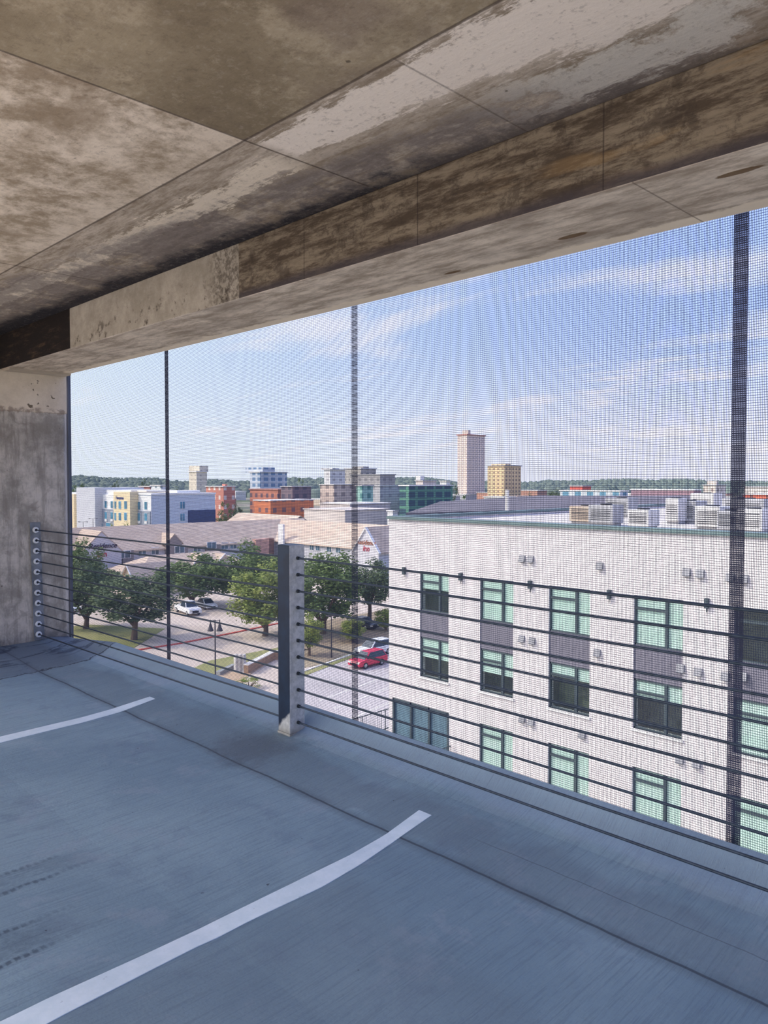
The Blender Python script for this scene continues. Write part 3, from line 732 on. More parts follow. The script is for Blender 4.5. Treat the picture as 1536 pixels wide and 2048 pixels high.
tree_px(172, 1258, 150, 1110, L_dark, 'dark green tree against the left jamb of the screen', 1, trunk_frac=.15)
tree_px(158, 1206, 105, 1078, L_green, 'lighter green tree behind the left jamb tree, before the gable', 2, trunk_frac=.15)
tree_px(383, 1211, 150, 1106, L_green, 'green tree standing just behind the white pickup', 3, trunk_frac=.12)
tree_px(496, 1214, 140, 1080, L_green, 'tall green tree left of the railing post near the lodge corner', 1, trunk_frac=.12)
tree_px(530, 1272, 150, 1122, L_yel, 'yellow green tree right behind the railing post', 2, trunk_frac=.12)
tree_px(646, 1268, 160, 1098, L_green, 'broad green tree right of the railing post, before the lit wing', 0, trunk_frac=.12)
tree_px(738, 1252, 112, 1118, L_dark, 'dark tree with bare trunk beside the white building corner', 3, trunk_frac=.35)
tree_px(618, 1312, 62, 1222, L_yel, 'small yellow green tree at the street verge', 1, trunk_frac=.15)
tree_px(705, 1285, 52, 1232, L_yel, 'low bushy shrub near the street, left of the white SUV', 2, trunk_frac=.08, name='shrub', group=None)
tree_px(772, 1262, 50, 1214, L_yel, 'low shrub touching the white building corner', 0, trunk_frac=.08, name='shrub', group=None)
tree_px(498, 1378, 60, 1352, L_yel, 'spreading shrub in the mulch bed near the slab edge', 1, trunk_frac=.08, name='shrub', group=None, sm=True)

# ------------------------------------------------------------------ cars
M_glassd = plain('car_glass', (.03, .045, .055), .12, .6); M_tyre = plain('tyre', (.02, .02, .02), .8); M_rim = plain('rim', (.5, .5, .5), .35, .5, .6); M_lamp = plain('headlight', (.8, .8, .75), .2); M_tail = plain('tail_light', (.5, .02, .02), .3)
def car(kind, col, x, y, z, head, label, name='car'):
    r = empty(name, (x, y, z), label, 'car' if kind != 'pickup' else 'truck', None, head)
    paint_ = plain(name+'_paint', col, .3, .5, 0, .04)
    L, Wd, H = {'pickup': (5.8, 1.98, 1.9), 'suv': (4.7, 1.88, 1.72), 'sedan': (4.6, 1.82, 1.45), 'cross': (4.4, 1.8, 1.6)}[kind]
    hb = H*.56; h0 = .30
    if kind == 'pickup': prof = [(-L/2, h0+.2), (-L/2, hb+.05), (.35-.95, hb+.05), (L/2-1.5, hb+.08), (L/2-.25, hb-.02), (L/2, hb-.35), (L/2, h0+.05), (-L/2+.1, h0+.05)]; cab = [(-.65, hb), (-.5, H), (.85, H), (1.55, hb)]
    elif kind == 'sedan': prof = [(-L/2, h0+.2), (-L/2+.08, hb+.08), (-L/2+.9, hb+.12), (L/2-1.4, hb+.05), (L/2-.2, hb-.12), (L/2, h0+.25), (L/2-.05, h0-.05), (-L/2+.1, h0-.05)]; cab = [(-L/2+.75, hb), (-.95, H), (.45, H), (1.3, hb)]
    else: prof = [(-L/2, h0+.15), (-L/2+.05, hb+.1), (L/2-1.35, hb+.1), (L/2-.2, hb-.05), (L/2, h0+.3), (L/2-.05, h0), (-L/2+.1, h0)]; cab = [(-L/2+.08, hb), (-L/2+.5, H), (.45, H), (1.25, hb)]
    w2 = Wd/2
    body = MB().prism([(a, -w2, b) for a, b in prof], (0, Wd, 0))
    cx = sum(a for a, b in cab)/4
    def ring(k, zo=0): return [(a+(0 if b <= hb else 0), k*(w2-.04-(0 if b <= hb else .2)), b) for a, b in cab]
    i = len(body.v); A, B = ring(-1), ring(1); body.v += A+B
    body.f += [(i, i+1, i+2, i+3), (i+4, i+7, i+6, i+5), (i+1, i+5, i+6, i+2), (i, i+4, i+5, i+1), (i+3, i+2, i+6, i+7)]
    body.build('body', paint_, r, bevel=.05)
    def lerp(p, q, t): return tuple(p[j]+(q[j]-p[j])*t for j in range(3))
    def quadshrink(q, out, s=.12):
        c_ = [sum(p[j] for p in q)/4 for j in range(3)]; return [tuple(p[j]+(c_[j]-p[j])*s+out[j] for j in range(3)) for p in q]
    for q, out, nm in (([A[3], A[2], B[2], B[3]], (.03, 0, .03), 'windshield'), ([A[0], A[1], B[1], B[0]], (-.03, 0, .03), 'rear_window'), ([A[0], A[1], A[2], A[3]], (0, -.03, .01), 'side_window'), ([B[0], B[1], B[2], B[3]], (0, .03, .01), 'side_window')):
        g = quadshrink(q, out); n = Vector(out).normalized()*.02
        MB().prism(g, tuple(-n*2.5)).build(nm, M_glassd, r)
    for sx_ in (-L/2+.95, L/2-.95):
        for sy in (-1, 1):
            wh = MB().tube([(sx_, sy*(w2-.22), .34), (sx_, sy*(w2+.01), .34)], .34, 18).build('wheel', M_tyre, r)
            MB().tube([(sx_, sy*(w2+.0), .34), (sx_, sy*(w2+.02), .34)], .2, 12).build('rim', M_rim, wh)
    for sy in (-1, 1):
        box(L/2-.12, L/2+.012, sy*(w2-.28)-.2, sy*(w2-.28)+.2, hb-.32, hb-.14).build('headlight', M_lamp, r)
        box(-L/2-.012, -L/2+.1, sy*(w2-.16)-.12, sy*(w2-.16)+.12, hb-.3, hb-.05).build('tail_light', M_tail, r)
    box(L/2-.1, L/2+.02, -.5, .5, h0+.12, hb-.3).build('grille', M_tyre, r)
    return r
def car_px(kind, col, u, v, head, label, name='car'): p = PX(u, v, z=ZG); return car(kind, col, p.x, p.y, ZG+.06, head, label, name)
WH = (.80, .80, .80)
car_px('pickup', WH, 376, 1227, math.radians(-8), 'white crew cab pickup parked in the sunlit lot', 'pickup_truck')
car_px('sedan', WH, 412, 1216, math.radians(-6), 'white sedan parked just behind the white pickup')
car_px('suv', (.78, .80, .80), 748, 1310, math.radians(-92), 'white SUV on the street behind the red car')
car_px('cross', (.60, .03, .07), 736, 1332, math.radians(-88), 'red crossover car on the street beside the white building')
car_px('sedan', (.04, .045, .05), 727, 1256, math.radians(0), 'black car parked in tree shade behind the shrubs')
car_px('sedan', (.7, .72, .74), 140, 1222, math.radians(0), 'light silver car half hidden by the left jamb tree')

# ------------------------------------------------------------------ street lamps
M_pole = plain('lamp_black', (.05, .045, .05), .5)
def bell_lamp(u, vt, z_top, label):
    p = PX(u, vt, z=z_top); r = empty('street_lamp', (p.x, p.y, ZG), label, 'street lamp'); H = z_top-ZG
    MB().tube([(0, 0, 0), (0, 0, .5), (0, 0, .6), (0, 0, H)], [.16, .14, .075, .06], 10).build('pole', M_pole, r)
    MB().tube([tuple(_R*-.55+Vector((0, 0, H-.1))), (0, 0, H-.02), tuple(_R*.55+Vector((0, 0, H-.1)))], .035, 6).build('crossarm', M_pole, r)
    for s in (-.45, .45):
        c_ = _R*s
        o = MB().tube([tuple(c_+Vector((0, 0, H-q))) for q in (-.05, .25, .45, .75, 1.0, 1.08)], [.04, .05, .11, .19, .30, .31], 14).build('lamp_shade', M_pole, r)
        MB().tube([tuple(c_+Vector((0, 0, H-q))) for q in (1.07, 1.16)], [.2, .14], 10).build('lamp_globe', M_lamp, o)
bell_lamp(430, 1240, -13.6, 'street lamp with two bell shades in the parking lot')
def plain_lamp(u, vb, H, label, zg=ZG, arm=.9):
    p = PX(u, vb, z=zg); r = empty('street_lamp', (p.x, p.y, zg), label, 'street lamp')
    MB().tube([(0, 0, 0), (0, 0, H)], [.09, .06], 8).build('pole', M_pole, r)
    o = MB(); a = _R*arm; o.tube([tuple(-a+Vector((0, 0, H))), tuple(a+Vector((0, 0, H)))], .05, 6); o.build('crossarm', M_pole, r)
    for s in (-1, 1):
        q = a*s; box(q.x-.25, q.x+.25, q.y-.15, q.y+.15, H-.08, H+.06).build('lamp_head', M_pole, r)
plain_lamp(663, 1316, 4.8, 'thin dark lamp post on the grass verge right of the post', arm=.35)
plain_lamp(167, 1122, 9.8, 'tall twin head parking lamp before the grey hotel tower', arm=1.0)
plain_lamp(187, 1120, 10.5, 'second twin head parking lamp, right of the first, before the hotel')

# low walls and sign in the bottom middle
M_wallc = plain('planter_wall', (.52, .50, .47), .8); M_stone = plain('sign_stone', (.66, .60, .56), .8)
def lowwall(pts, h, wd, mat, label, name, cat, top=None):
    mb = MB()
    for a, b in zip(pts, pts[1:]):
        a, b = Vector((*a, ZG)), Vector((*b, ZG)); d = (b-a).normalized(); n = Vector((-d.y, d.x, 0))*wd/2
        mb.prism([a-n, b-n, b+n, a+n], (0, 0, h))
    r = empty(name, (*pts[0], ZG), label, cat); world_child(mb.build('wall', mat), r)
    if top:
        t = MB()
        for a, b in zip(pts, pts[1:]):
            a, b = Vector((*a, ZG+h)), Vector((*b, ZG+h)); d = (b-a).normalized(); n = Vector((-d.y, d.x, 0))*(wd/2+.05)
            t.prism([a-n, b-n, b+n, a+n], (0, 0, .1))
        world_child(t.build('cap', top), r)
    return r
lowwall([gp(492, 1348), gp(545, 1320), gp(590, 1316)], .9, .5, plain('wall_brown', (.34, .22, .14)), 'low planter wall with pale cap in the bottom middle', 'planter_wall', 'wall', M_curb)
lowwall([gp(436, 1352), gp(468, 1336)], .45, .5, plain('bench_concrete', (.30, .31, .30)), 'low dark stone bench beside the mulch bed', 'stone_bench', 'bench')
p = PX(480, 1345, z=ZG); sg = empty('monument_sign', (p.x, p.y, ZG), 'slotted pale grey monument panel standing on the mulch bed', 'sign')
mbs = MB()
for k in range(3):
    q = _R*(k-1)*.42; mbs.box(q.x-.16, q.x+.16, q.y-.16, q.y+.16, .1, 1.9)
mbs.build('panel', M_wallc, sg); box(-.8, .8, -.5, .5, 0, .12).build('base', M_stone, sg)

# ------------------------------------------------------------------ long gabled lodge
M_shing = NT('tan_shingles', .9, .1); M_shing.pos()
sc_ = M_shing.mix(M_shing.sm(M_shing.ma('FRACT', M_shing.ma('MULTIPLY', M_shing.Z, 3.2)), .1, .45), (.40, .31, .235), (.58, .46, .36))
sc_ = M_shing.mix(M_shing.mul(M_shing.sm(M_shing.noise(M_shing.P, .35, 5, .6), .4, .65), .4), sc_, (.66, .54, .43)); M_shing.col(sc_); M_shing = M_shing.m
def mat_siding(name, a, per=3.0):
    m = NT(name, .75, .2); m.pos(); c = m.mix(m.mul(m.sm(m.ma('FRACT', m.ma('MULTIPLY', m.Z, per)), .0, .15), 1.0), [k*.7 for k in a], a); m.col(c); return m.m
M_sid = mat_siding('pale_siding', (.60, .585, .61)); M_sidb = mat_siding('taupe_siding', (.30, .265, .25)); M_trim = plain('white_trim', (.82, .80, .78), .6); M_cream = mat_siding('cream_siding', (.72, .62, .47))
M_winb = plain('window_blue', (.10, .17, .22), .2, .5, 0, .4, .6)
lodge = empty('lodge', (0, 0, 0), 'long tan roofed lodge in two wings with signed gables, beyond the trees', 'hotel building')
ZE = -13.8
xf = PX(320, 1094, z=ZE).x; yf = PX(664, 1089, z=ZE).y
lodge.location = (xf, yf, ZG)
WD = 14.0
zr1 = PX(300, 1049, x=xf-WD/2).z; zr2 = PX(690, 1045, y=yf+WD/2).z
y_s = PX(40, 1100, x=xf).y-25
def LC(o): return world_child(o, lodge)
def roof_y(x0, x1, y0, y1, ze, zr, name='roof', mat=None, ov=.5, par=None):     # ridge along Y
    xm = (x0+x1)/2; t = .25; k = (zr-ze)/((x1-x0)/2)
    return LC(MB().prism([(x0-ov, y0, ze-ov*k), (xm, y0, zr), (x1+ov, y0, ze-ov*k), (x1+ov, y0, ze-ov*k-t), (xm, y0, zr-t), (x0-ov, y0, ze-ov*k-t)], (0, y1-y0, 0)).build(name, mat or M_shing))
def roof_x(x0, x1, y0, y1, ze, zr, name='roof', mat=None, ov=.5):
    ym = (y0+y1)/2; t = .25; k = (zr-ze)/((y1-y0)/2)
    return LC(MB().prism([(x0, y0-ov, ze-ov*k), (x0, ym, zr), (x0, y1+ov, ze-ov*k), (x0, y1+ov, ze-ov*k-t), (x0, ym, zr-t), (x0, y0-ov, ze-ov*k-t)], (x1-x0, 0, 0)).build(name, mat or M_shing))
LC(box(xf-WD, xf, y_s, yf+WD, ZG, ZE-.1).build('wing_wall', M_sid)); roof_y(xf-WD, xf, y_s, yf+WD, ZE, zr1)
xr_end = PX(800, 1090, y=yf).x
LC(box(xf, xr_end, yf, yf+WD, ZG, ZE-.1).build('wing_wall', M_sid)); roof_x(xf-WD/2, xr_end, yf, yf+WD, ZE, zr2)
# raised rear roof at the corner
xa, xb = PX(478, 1028, y=yf+20).x, PX(600, 1028, y=yf+20).x; zr3 = PX(540, 1028, y=yf+20).z
LC(box(xa, xb, yf+14, yf+26, ZG, ZE+.3).build('wing_wall', M_trim)); roof_x(xa-.3, xb+.3, yf+13, yf+27, ZE+.3, zr3)
def gable_x(uc, vpk, ul, ur, ve, proj, mat, trim=None):       # gable facing +X
    xg = xf+proj; pk = PX(uc, vpk, x=xg); a = PX(ul, ve, x=xg); b = PX(ur, ve, x=xg); ze = min((a.z+b.z)/2, pk.z-.8)
    y0, y1 = a.y, b.y; ym = (y0+y1)/2
    w_ = LC(MB().prism([(xg, y0, ZG), (xg, y1, ZG), (xg, y1, ze), (xg, ym, pk.z), (xg, y0, ze)], (-proj-WD/2*.8, 0, 0)).build('gable_wall', mat))
    t = .22; k = (pk.z-ze)/(ym-y0); ov = .35
    LC(MB().prism([(xg+.08, y0-ov, ze-ov*k), (xg+.08, ym, pk.z), (xg+.08, y1+ov, ze-ov*k), (xg+.08, y1+ov, ze-ov*k+t), (xg+.08, ym, pk.z+t), (xg+.08, y0-ov, ze-ov*k+t)], (-proj-WD/2*.8-.3, 0, 0)).build('gable_roof', trim or M_shing))
    return xg, ym, pk.z, ze, y1-y0
xg, ym, zpk, zge, gw = gable_x(201, 1064, 163, 243, 1103, 3.0, M_sid)
M_txt = plain('sign_dark', (.05, .03, .05), .5); M_txr = plain('sign_red', (.42, .04, .06), .5)
RX = Matrix(((0, 0, 1, 0), (1, 0, 0, 0), (0, 1, 0, 0), (0, 0, 0, 1)))    # text plane -> facing +X, reading along +Y
RXs = Matrix(((0, 0, 1, 0), (1, .25, 0, 0), (0, 1, 0, 0), (0, 0, 0, 1)))
tz = PX(200, 1092, x=xg).z
text_obj('sign_lettering', 'Residence', gw*.172, M_txt, Matrix.Translation((xg+.14, ym+.15, tz-.45)) @ RXs, lodge)
text_obj('sign_lettering', 'Inn', gw*.2, M_txr, Matrix.Translation((xg+.14, ym, tz-2.1)) @ RX, lodge)
def lodge_window(u, v, facing, wd=1.5, hh=1.5, off=0.0):
    if facing == 'x': p = PX(u, v, x=xf+off); f = box(p.x, p.x+.1, p.y-wd/2, p.y+wd/2, p.z-hh/2, p.z+hh/2)
    else: p = PX(u, v, y=yf-off); f = box(p.x-wd/2, p.x+wd/2, p.y-.1, p.y, p.z-hh/2, p.z+hh/2)
    fo = LC(f.build('window', M_trim)); n = 2
    g = MB()
    for s in (-1, 1):
        c_ = s*wd*.24
        if facing == 'x': g.box(p.x+.09, p.x+.13, p.y+c_-wd*.2, p.y+c_+wd*.2, p.z-hh*.42, p.z+hh*.42)
        else: g.box(p.x+c_-wd*.2, p.x+c_+wd*.2, p.y-.13, p.y-.09, p.z-hh*.42, p.z+hh*.42)
    g.build('pane', M_winb, fo)
def bay(u0, u1, v0, proj, mat):
    a, b = PX(u0, v0, x=xf).y, PX(u1, v0, x=xf).y
    LC(box(xf, xf+proj, a, b, ZG, ZE-.15).build('bay', mat)); return a, b
bay(240, 262, 1100, 1.2, M_sidb); lodge_window(249, 1109, 'x', 2.6, 1.6, 1.2)
bay(344, 371, 1098, 1.0, M_sidb); lodge_window(359, 1099, 'x', 2.4, 1.6, 1.0)
bay(410, 436, 1090, 1.0, M_sidb); lodge_window(423, 1091, 'x', 2.4, 1.6, 1.0)
for u, v in ((284, 1105), (310, 1102), (394, 1097), (449, 1092), (466, 1091)): lodge_window(u, v, 'x', 1.8, 1.6)
for u, v in ((624, 1093), (636, 1094), (659, 1097), (677, 1099), (765, 1107), (770, 1107)): lodge_window(u, v, 'y', 1.5, 1.7)
gable_x(348, 1069, 334, 364, 1086, .9, M_sidb); gable_x(136, 1056, 100, 150, 1120, 3.5, M_trim)
# lit gable facing the street
yg = yf-5; pk = PX(731, 1057, y=yg); a = PX(708, 1099, y=yg); b = PX(757, 1099, y=yg); xm = (a.x+b.x)/2; ze = a.z
LC(MB().prism([(a.x, yg, ZG), (b.x, yg, ZG), (b.x, yg, ze), (xm, yg, pk.z), (a.x, yg, ze)], (0, 11, 0)).build('gable_wall', M_sid))
k_ = (pk.z-ze)/(xm-a.x)
LC(MB().prism([(a.x-.4, yg-.3, ze-.4*k_), (xm, yg-.3, pk.z), (b.x+.4, yg-.3, ze-.4*k_), (b.x+.4, yg-.3, ze-.4*k_+.3), (xm, yg-.3, pk.z+.3), (a.x-.4, yg-.3, ze-.4*k_+.3)], (0, .6, 0)).build('bargeboard', M_trim))
LC(MB().prism([(a.x-.4, yg+.3, ze-.4*k_), (xm, yg+.3, pk.z), (b.x+.4, yg+.3, ze-.4*k_), (b.x+.4, yg+.3, ze-.4*k_+.3), (xm, yg+.3, pk.z+.3), (a.x-.4, yg+.3, ze-.4*k_+.3)], (0, 11, 0)).build('gable_roof', M_shing))
RY = Matrix(((1, .25, 0, 0), (0, 0, -1, 0), (0, 1, 0, 0), (0, 0, 0, 1)))
M_txb = plain('sign_brown', (.36, .13, .06), .5)
tz2 = PX(731, 1089, y=yg).z
text_obj('sign_lettering', 'Residence', (b.x-a.x)*.19, M_txb, Matrix.Translation((xm, yg-.05, tz2)) @ RY, lodge)
text_obj('sign_lettering', 'Inn', (b.x-a.x)*.22, M_txr, Matrix.Translation((xm, yg-.05, tz2-1.3)) @ RY, lodge)
# chimney-like brick block, shaded side painted dark, and white gable strip by the post
for (u0, u1, vt, mt, nm) in ((512, 538, 1079, plain('brick_pink', (.55, .32, .26)), 'stair_block'), (538, 548, 1077, plain('brick_shadow', (.22, .12, .10)), 'stair_block')):
    p0, p1 = PX(u0, vt, x=xf+1), PX(u1, vt, x=xf+1); LC(box(xf-3, xf+1, p0.y, p1.y, ZG, p0.z).build(nm, mt))
p0, p1 = PX(556, 1048, y=yf-1.0), PX(566, 1048, y=yf-1.0); LC(box(p0.x, p1.x, yf-1.0, yf-.5, ZG, p0.z).build('chimney', M_trim))
# low clubhouse in front
club = empty('clubhouse', (xf+12, PX(350, 1106, x=xf+12).y, ZG), 'low tan hip roofed clubhouse between trees in front of the lodge', 'building')
xr = xf+12; zr = PX(360, 1107, x=xr).z; ya, yb = PX(298, 1107, x=xr).y, PX(436, 1107, x=xr).y; ze2 = ZG+2.9; hw = 7.5
hp = MB(); hp.v = [(xr-hw, ya-6, ze2), (xr+hw, ya-6, ze2), (xr+hw, yb+4, ze2), (xr-hw, yb+4, ze2), (xr, ya, zr), (xr, yb, zr)]
hp.f = [(0, 1, 4), (1, 2, 5, 4), (2, 3, 5), (3, 0, 4, 5), (0, 3, 2, 1)]
world_child(hp.build('roof', M_shing), club); world_child(box(xr-hw+.6, xr+hw-.6, ya-5.4, yb+3.4, ZG, ze2).build('wall', M_cream), club)
yg2 = ya-9; pk = PX(257, 1131, y=yg2); a = PX(243, 1160, y=yg2); b = PX(272, 1160, y=yg2); xm = (a.x+b.x)/2
world_child(MB().prism([(a.x, yg2, ZG), (b.x, yg2, ZG), (b.x, yg2, a.z), (xm, yg2, pk.z), (a.x, yg2, a.z)], (0, 9, 0)).build('porch_gable', M_cream), club)
k_ = (pk.z-a.z)/(xm-a.x)
world_child(MB().prism([(a.x-.5, yg2-.4, a.z-.5*k_), (xm, yg2-.4, pk.z), (b.x+.5, yg2-.4, a.z-.5*k_), (b.x+.5, yg2-.4, a.z-.5*k_+.25), (xm, yg2-.4, pk.z+.25), (a.x-.5, yg2-.4, a.z-.5*k_+.25)], (0, 9.4, 0)).build('porch_roof', M_shing), club)
world_child(MB().tube([(a.x-.5, yg2-.45, a.z-.5*k_+.1), (xm, yg2-.45, pk.z+.12), (b.x+.5, yg2-.45, a.z-.5*k_+.1)], .14, 6).build('bargeboard', M_trim), club)
for uu in (405, 450):
    c_ = PX(uu, 1108, x=xr+4.5)
    world_child(MB().prism([(c_.x, c_.y-1.9, c_.z-1.7), (c_.x, c_.y+1.9, c_.z-1.7), (c_.x, c_.y, c_.z)], (-4.5, 0, 0)).build('dormer', M_shing), club)
    world_child(MB().tube([(c_.x+.05, c_.y-2.0, c_.z-1.75), (c_.x+.05, c_.y, c_.z+.05), (c_.x+.05, c_.y+2.0, c_.z-1.75)], .13, 6).build('bargeboard', M_trim), club)

# ------------------------------------------------------------------ white and yellow hotel
HZ = ZG
yh = PX(300, 1000, z=-3.4).y*0+108.0
xh = PX(302, 1000, y=yh).x
hot = empty('hotel', (xh, yh, HZ), 'white and yellow four storey hotel with grey tower and end wall tinted for shade', 'hotel building')
def HC(o): return world_child(o, hot)
ztop = PX(302, 990, x=xh).z; yb2 = PX(430, 990, x=xh).y
def hx(u, pr=0): return PX(u, 1000, y=yh-pr).x
M_hw = plain('stucco_white', (.86, .85, .83), .8, .2, 0, .03); M_hy = plain('stucco_yellow', (.80, .66, .42), .8, .2, 0, .05); M_hg = plain('stucco_slate', (.30, .33, .38), .8, .2, 0, .05)
M_hs = mat_siding('tower_siding', (.62, .63, .66), 1.6); M_end = plain('end_wall_shade_grey', (.56, .62, .70), .8, .2, 0, .05); M_navy = plain('navy_panel', (.055, .075, .16), .7)
zmid = PX(280, 1020, y=yh).z
FD = [(0, 112, 'pad'), ]
def block(u0, u1, vt, pr, mat, nm='block', v0=None, vb=None, uu=None):
    z1 = PX(uu or (u0+u1)/2, vt, y=yh).z; z0 = HZ if vb is None else PX(uu or (u0+u1)/2, vb, y=yh).z
    return HC(box(hx(u0, pr), min(hx(u1, pr), xh-.06), yh-pr, yh+14, z0, z1).build(nm, mat))
block(60, 302, 991, 0, M_hw, 'main_wall', uu=280)
block(60, 148, 988, 1.4, M_hy, 'yellow_bay', uu=140)
block(153, 190, 975, 2.5, M_hs, 'grey_tower')
block(195, 227, 1018, .25, M_hg, 'slate_band'); block(272, 300, 1021.5, .25, M_hg, 'slate_band')
block(227, 260, 983, 2.6, M_hy, 'yellow_bay')
block(198, 262, 980, -1.0, M_hw, 'parapet'); block(262, 293, 981, -3, M_hw, 'parapet')
HC(box(xh-18, xh+.0, yh+.2, yb2, HZ, ztop).build('end_wing', M_end))  # the side's shade is put into this wall's blue grey colour
HC(box(xh-.1, xh+.15, PX(376, 1030, x=xh).y, yb2+.05, HZ, PX(400, 1020, x=xh).z).build('navy_panel', M_navy))
HC(box(xh-18.2, xh+.2, yh-.1, yb2+.2, ztop, ztop+.5).build('cornice', M_hw))
pp = PX(354, 981, x=xh-3); p2_ = PX(400, 981, x=xh-3); HC(box(xh-10, xh-3, pp.y, p2_.y, ztop+.5, pp.z).build('roof_house', M_hw))
def hwin(u, v, pr, wd=1.5, hh=1.9, white=False):
    p = PX(u, v, y=yh-pr); fo = HC(box(p.x-wd/2-.1, p.x+wd/2+.1, p.y-.08, p.y+.02, p.z-hh/2-.1, p.z+hh/2+.1).build('window', M_trim))
    box(p.x-wd/2, p.x+wd/2, p.y-.12, p.y-.07, p.z-hh/2, p.z+hh/2).build('pane', M_hwin, fo)
    if white: box(p.x-wd/2, p.x+wd/2, p.y-.2, p.y-.02, p.z-hh/2-.8, p.z-hh/2-.15).build('air_unit_cover', M_trim, fo)
M_hwin = plain('hotel_glass', (.07, .24, .36), .15, .6, 0, .35, .3)
for v in (1006, 1027.5, 1048): hwin(138, v, 1.4)
for u in (200, 212, 224): hwin(u, 1008.5 if u < 220 else 1009, .05, 1.5, 2.1); hwin(u, 1031, .25, 1.5, 2.1, True)
for u, w_ in ((231, 1.0), (240, 1.4), (251.5, 1.6)): hwin(u, 1010, 2.6, w_, 2.2); hwin(u, 1033, 2.6, w_, 2.2)
for u in (278.5, 292): hwin(u, 1011.5, .05, 1.5, 2.2); hwin(u, 1034, .25, 1.5, 2.2, True)
for u, w_ in ((201, 3.5), (217, 3.0)): hwin(u, 1051, .25, w_, 1.6)
for v in (1010, 1034):
    p = PX(364.5, v, x=xh); fo = HC(box(p.x-.02, p.x+.1, p.y-.85, p.y+.85, p.z-1.2, p.z+1.1).build('window', M_trim)); box(p.x+.08, p.x+.14, p.y-.75, p.y-.06, p.z-1.1, p.z+1.0).build('pane', M_hwin, fo); box(p.x+.08, p.x+.14, p.y+.06, p.y+.75, p.z-1.1, p.z+1.0).build('pane', M_hwin, fo)
M_blue = plain('sign_blue', (.03, .05, .22), .5)
pt = PX(239.5, 998.5, y=yh-2.6)
text_obj('sign_lettering', 'Hampton', 1.35, M_blue, Matrix.Translation((pt.x, yh-2.65, pt.z)) @ Matrix(((1, 0, 0, 0), (0, 0, -1, 0), (0, 1, 0, 0), (0, 0, 0, 1))), hot)
tree_px(225, 1130, 30, 1048, L_yel, 'small round tree before the yellow hotel bay', 0, sm=True)
tree_px(258, 1128, 40, 1045, L_yel, 'low spreading tree before the shaded hotel bay', 1, sm=True)

# ------------------------------------------------------------------ distant town
def mat_fac(name, wall, glass, px=4.0, pz=3.4, fw=.5, fh=.45):
    m = NT(name, .75, .2); m.pos()
    h_ = m.ma('ADD', m.X, m.Y)
    a = m.ma('LESS_THAN', m.ma('FRACT', m.ma('DIVIDE', h_, px)), fw); b = m.ma('LESS_THAN', m.ma('FRACT', m.ma('DIVIDE', m.Z, pz)), fh)
    g = m.n('ShaderNodeNewGeometry'); sn = m.n('ShaderNodeSeparateXYZ'); m.t.links.new(g.outputs['True Normal'], sn.inputs[0])
    side = m.ma('LESS_THAN', m.ma('ABSOLUTE', sn.outputs[2]), .5)
    c = m.mix(m.mul(a, b, side), m.mix(m.sm(m.noise(m.P, .06, 3), .3, .7), [k*.9 for k in wall], [min(1, k*1.08) for k in wall]), glass); m.col(c); return m.m
RECT = []
def far(name, u0, uc, u1, vt, dist, mat, label, roofm=None, cat='building', pent=None, zbase=ZG, extra=None):
    d = _F+_R*((uc-768)/FPX)-_U*((vt-CY)/FPX); p = d*dist; xc, yc, zt_ = p.x, p.y, p.z
    x0 = PX(u0, vt, y=yc).x; y1 = PX(u1, vt, x=xc).y if u1 > uc else yc+20
    r = empty(name, (xc, yc, zbase), label, cat); RECT.append((x0, xc, yc, y1))
    world_child(box(x0, xc, yc, y1, zbase, zt_).build('block', mat), r)
    rm = roofm or M_roofg
    t = max(.3, dist*.0012); world_child(box(x0-t, xc+t, yc-t, y1+t, zt_, zt_+t).build('roof_edge', rm), r)
    if pent:
        (a, b, v2) = pent; q0 = PX(a, v2, y=yc+3); q1 = PX(b, v2, y=yc+3); sh_ = min(0, xc-1-q1.x); q0.x += sh_; q1.x += sh_; world_child(box(q0.x, q1.x, yc+3, yc+3+(q1.x-q0.x)*.5, zt_, q0.z).build('penthouse', mat), r)
    return r
M_roofg = plain('far_roof_grey', (.45, .44, .43), .8)
pal_r = plain('far_roof_pale', (.75, .72, .68), .8)
far('office_tower', 915, 934, 970, 870, 820, mat_fac('tower_pink', (.72, .58, .50), (.42, .36, .36), 5.5, 3.5, .35, .4), 'tall pinkish office tower, the tallest building on the skyline', plain('tower_cap', (.45, .22, .18)), pent=(938, 950, 860), cat='tower')
far('office_tower', 975, 1009, 1042, 932, 700, mat_fac('tower_ochre', (.72, .52, .30), (.30, .22, .16), 5.0, 3.4, .45, .45), 'ochre mid rise block right of the tallest tower', None, pent=(990, 1019, 928), cat='tower')
far('office_tower', 378, 393, 414, 944, 560, mat_fac('tower_cream', (.76, .68, .54), (.52, .47, .40), 5, 3.4, .3, .4), 'cream stepped tower alone on the left skyline', pal_r, pent=(384, 405, 932), cat='tower')
far('hospital', 500, 520, 574, 945, 520, mat_fac('glass_blue', (.52, .56, .62), (.16, .25, .38), 6, 4, .6, .6), 'blue glass office block rising behind the brick buildings', pal_r, pent=(505, 540, 935))
far('brick_building', 500, 556, 600, 980, 330, mat_fac('brick_orange_dark', (.50, .20, .13), (.16, .10, .12), 4, 3.6, .45, .5), 'dark orange brick hall behind the nearest brick block', plain('roof_rust', (.50, .25, .20)))
far('brick_building', 508, 541, 627, 1002, 262, mat_fac('brick_orange', (.66, .22, .10), (.22, .12, .12), 4, 3.6, .4, .45), 'orange brick block with a bright sunlit end, nearest of the brick ones', pal_r)
far('brick_building', 412, 447, 470, 974, 330, mat_fac('brick_red_white', (.58, .24, .18), (.75, .68, .62), 4, 4, .35, .45), 'red brick building with pale arched windows left of the blue block', pal_r, pent=(444, 450, 968))
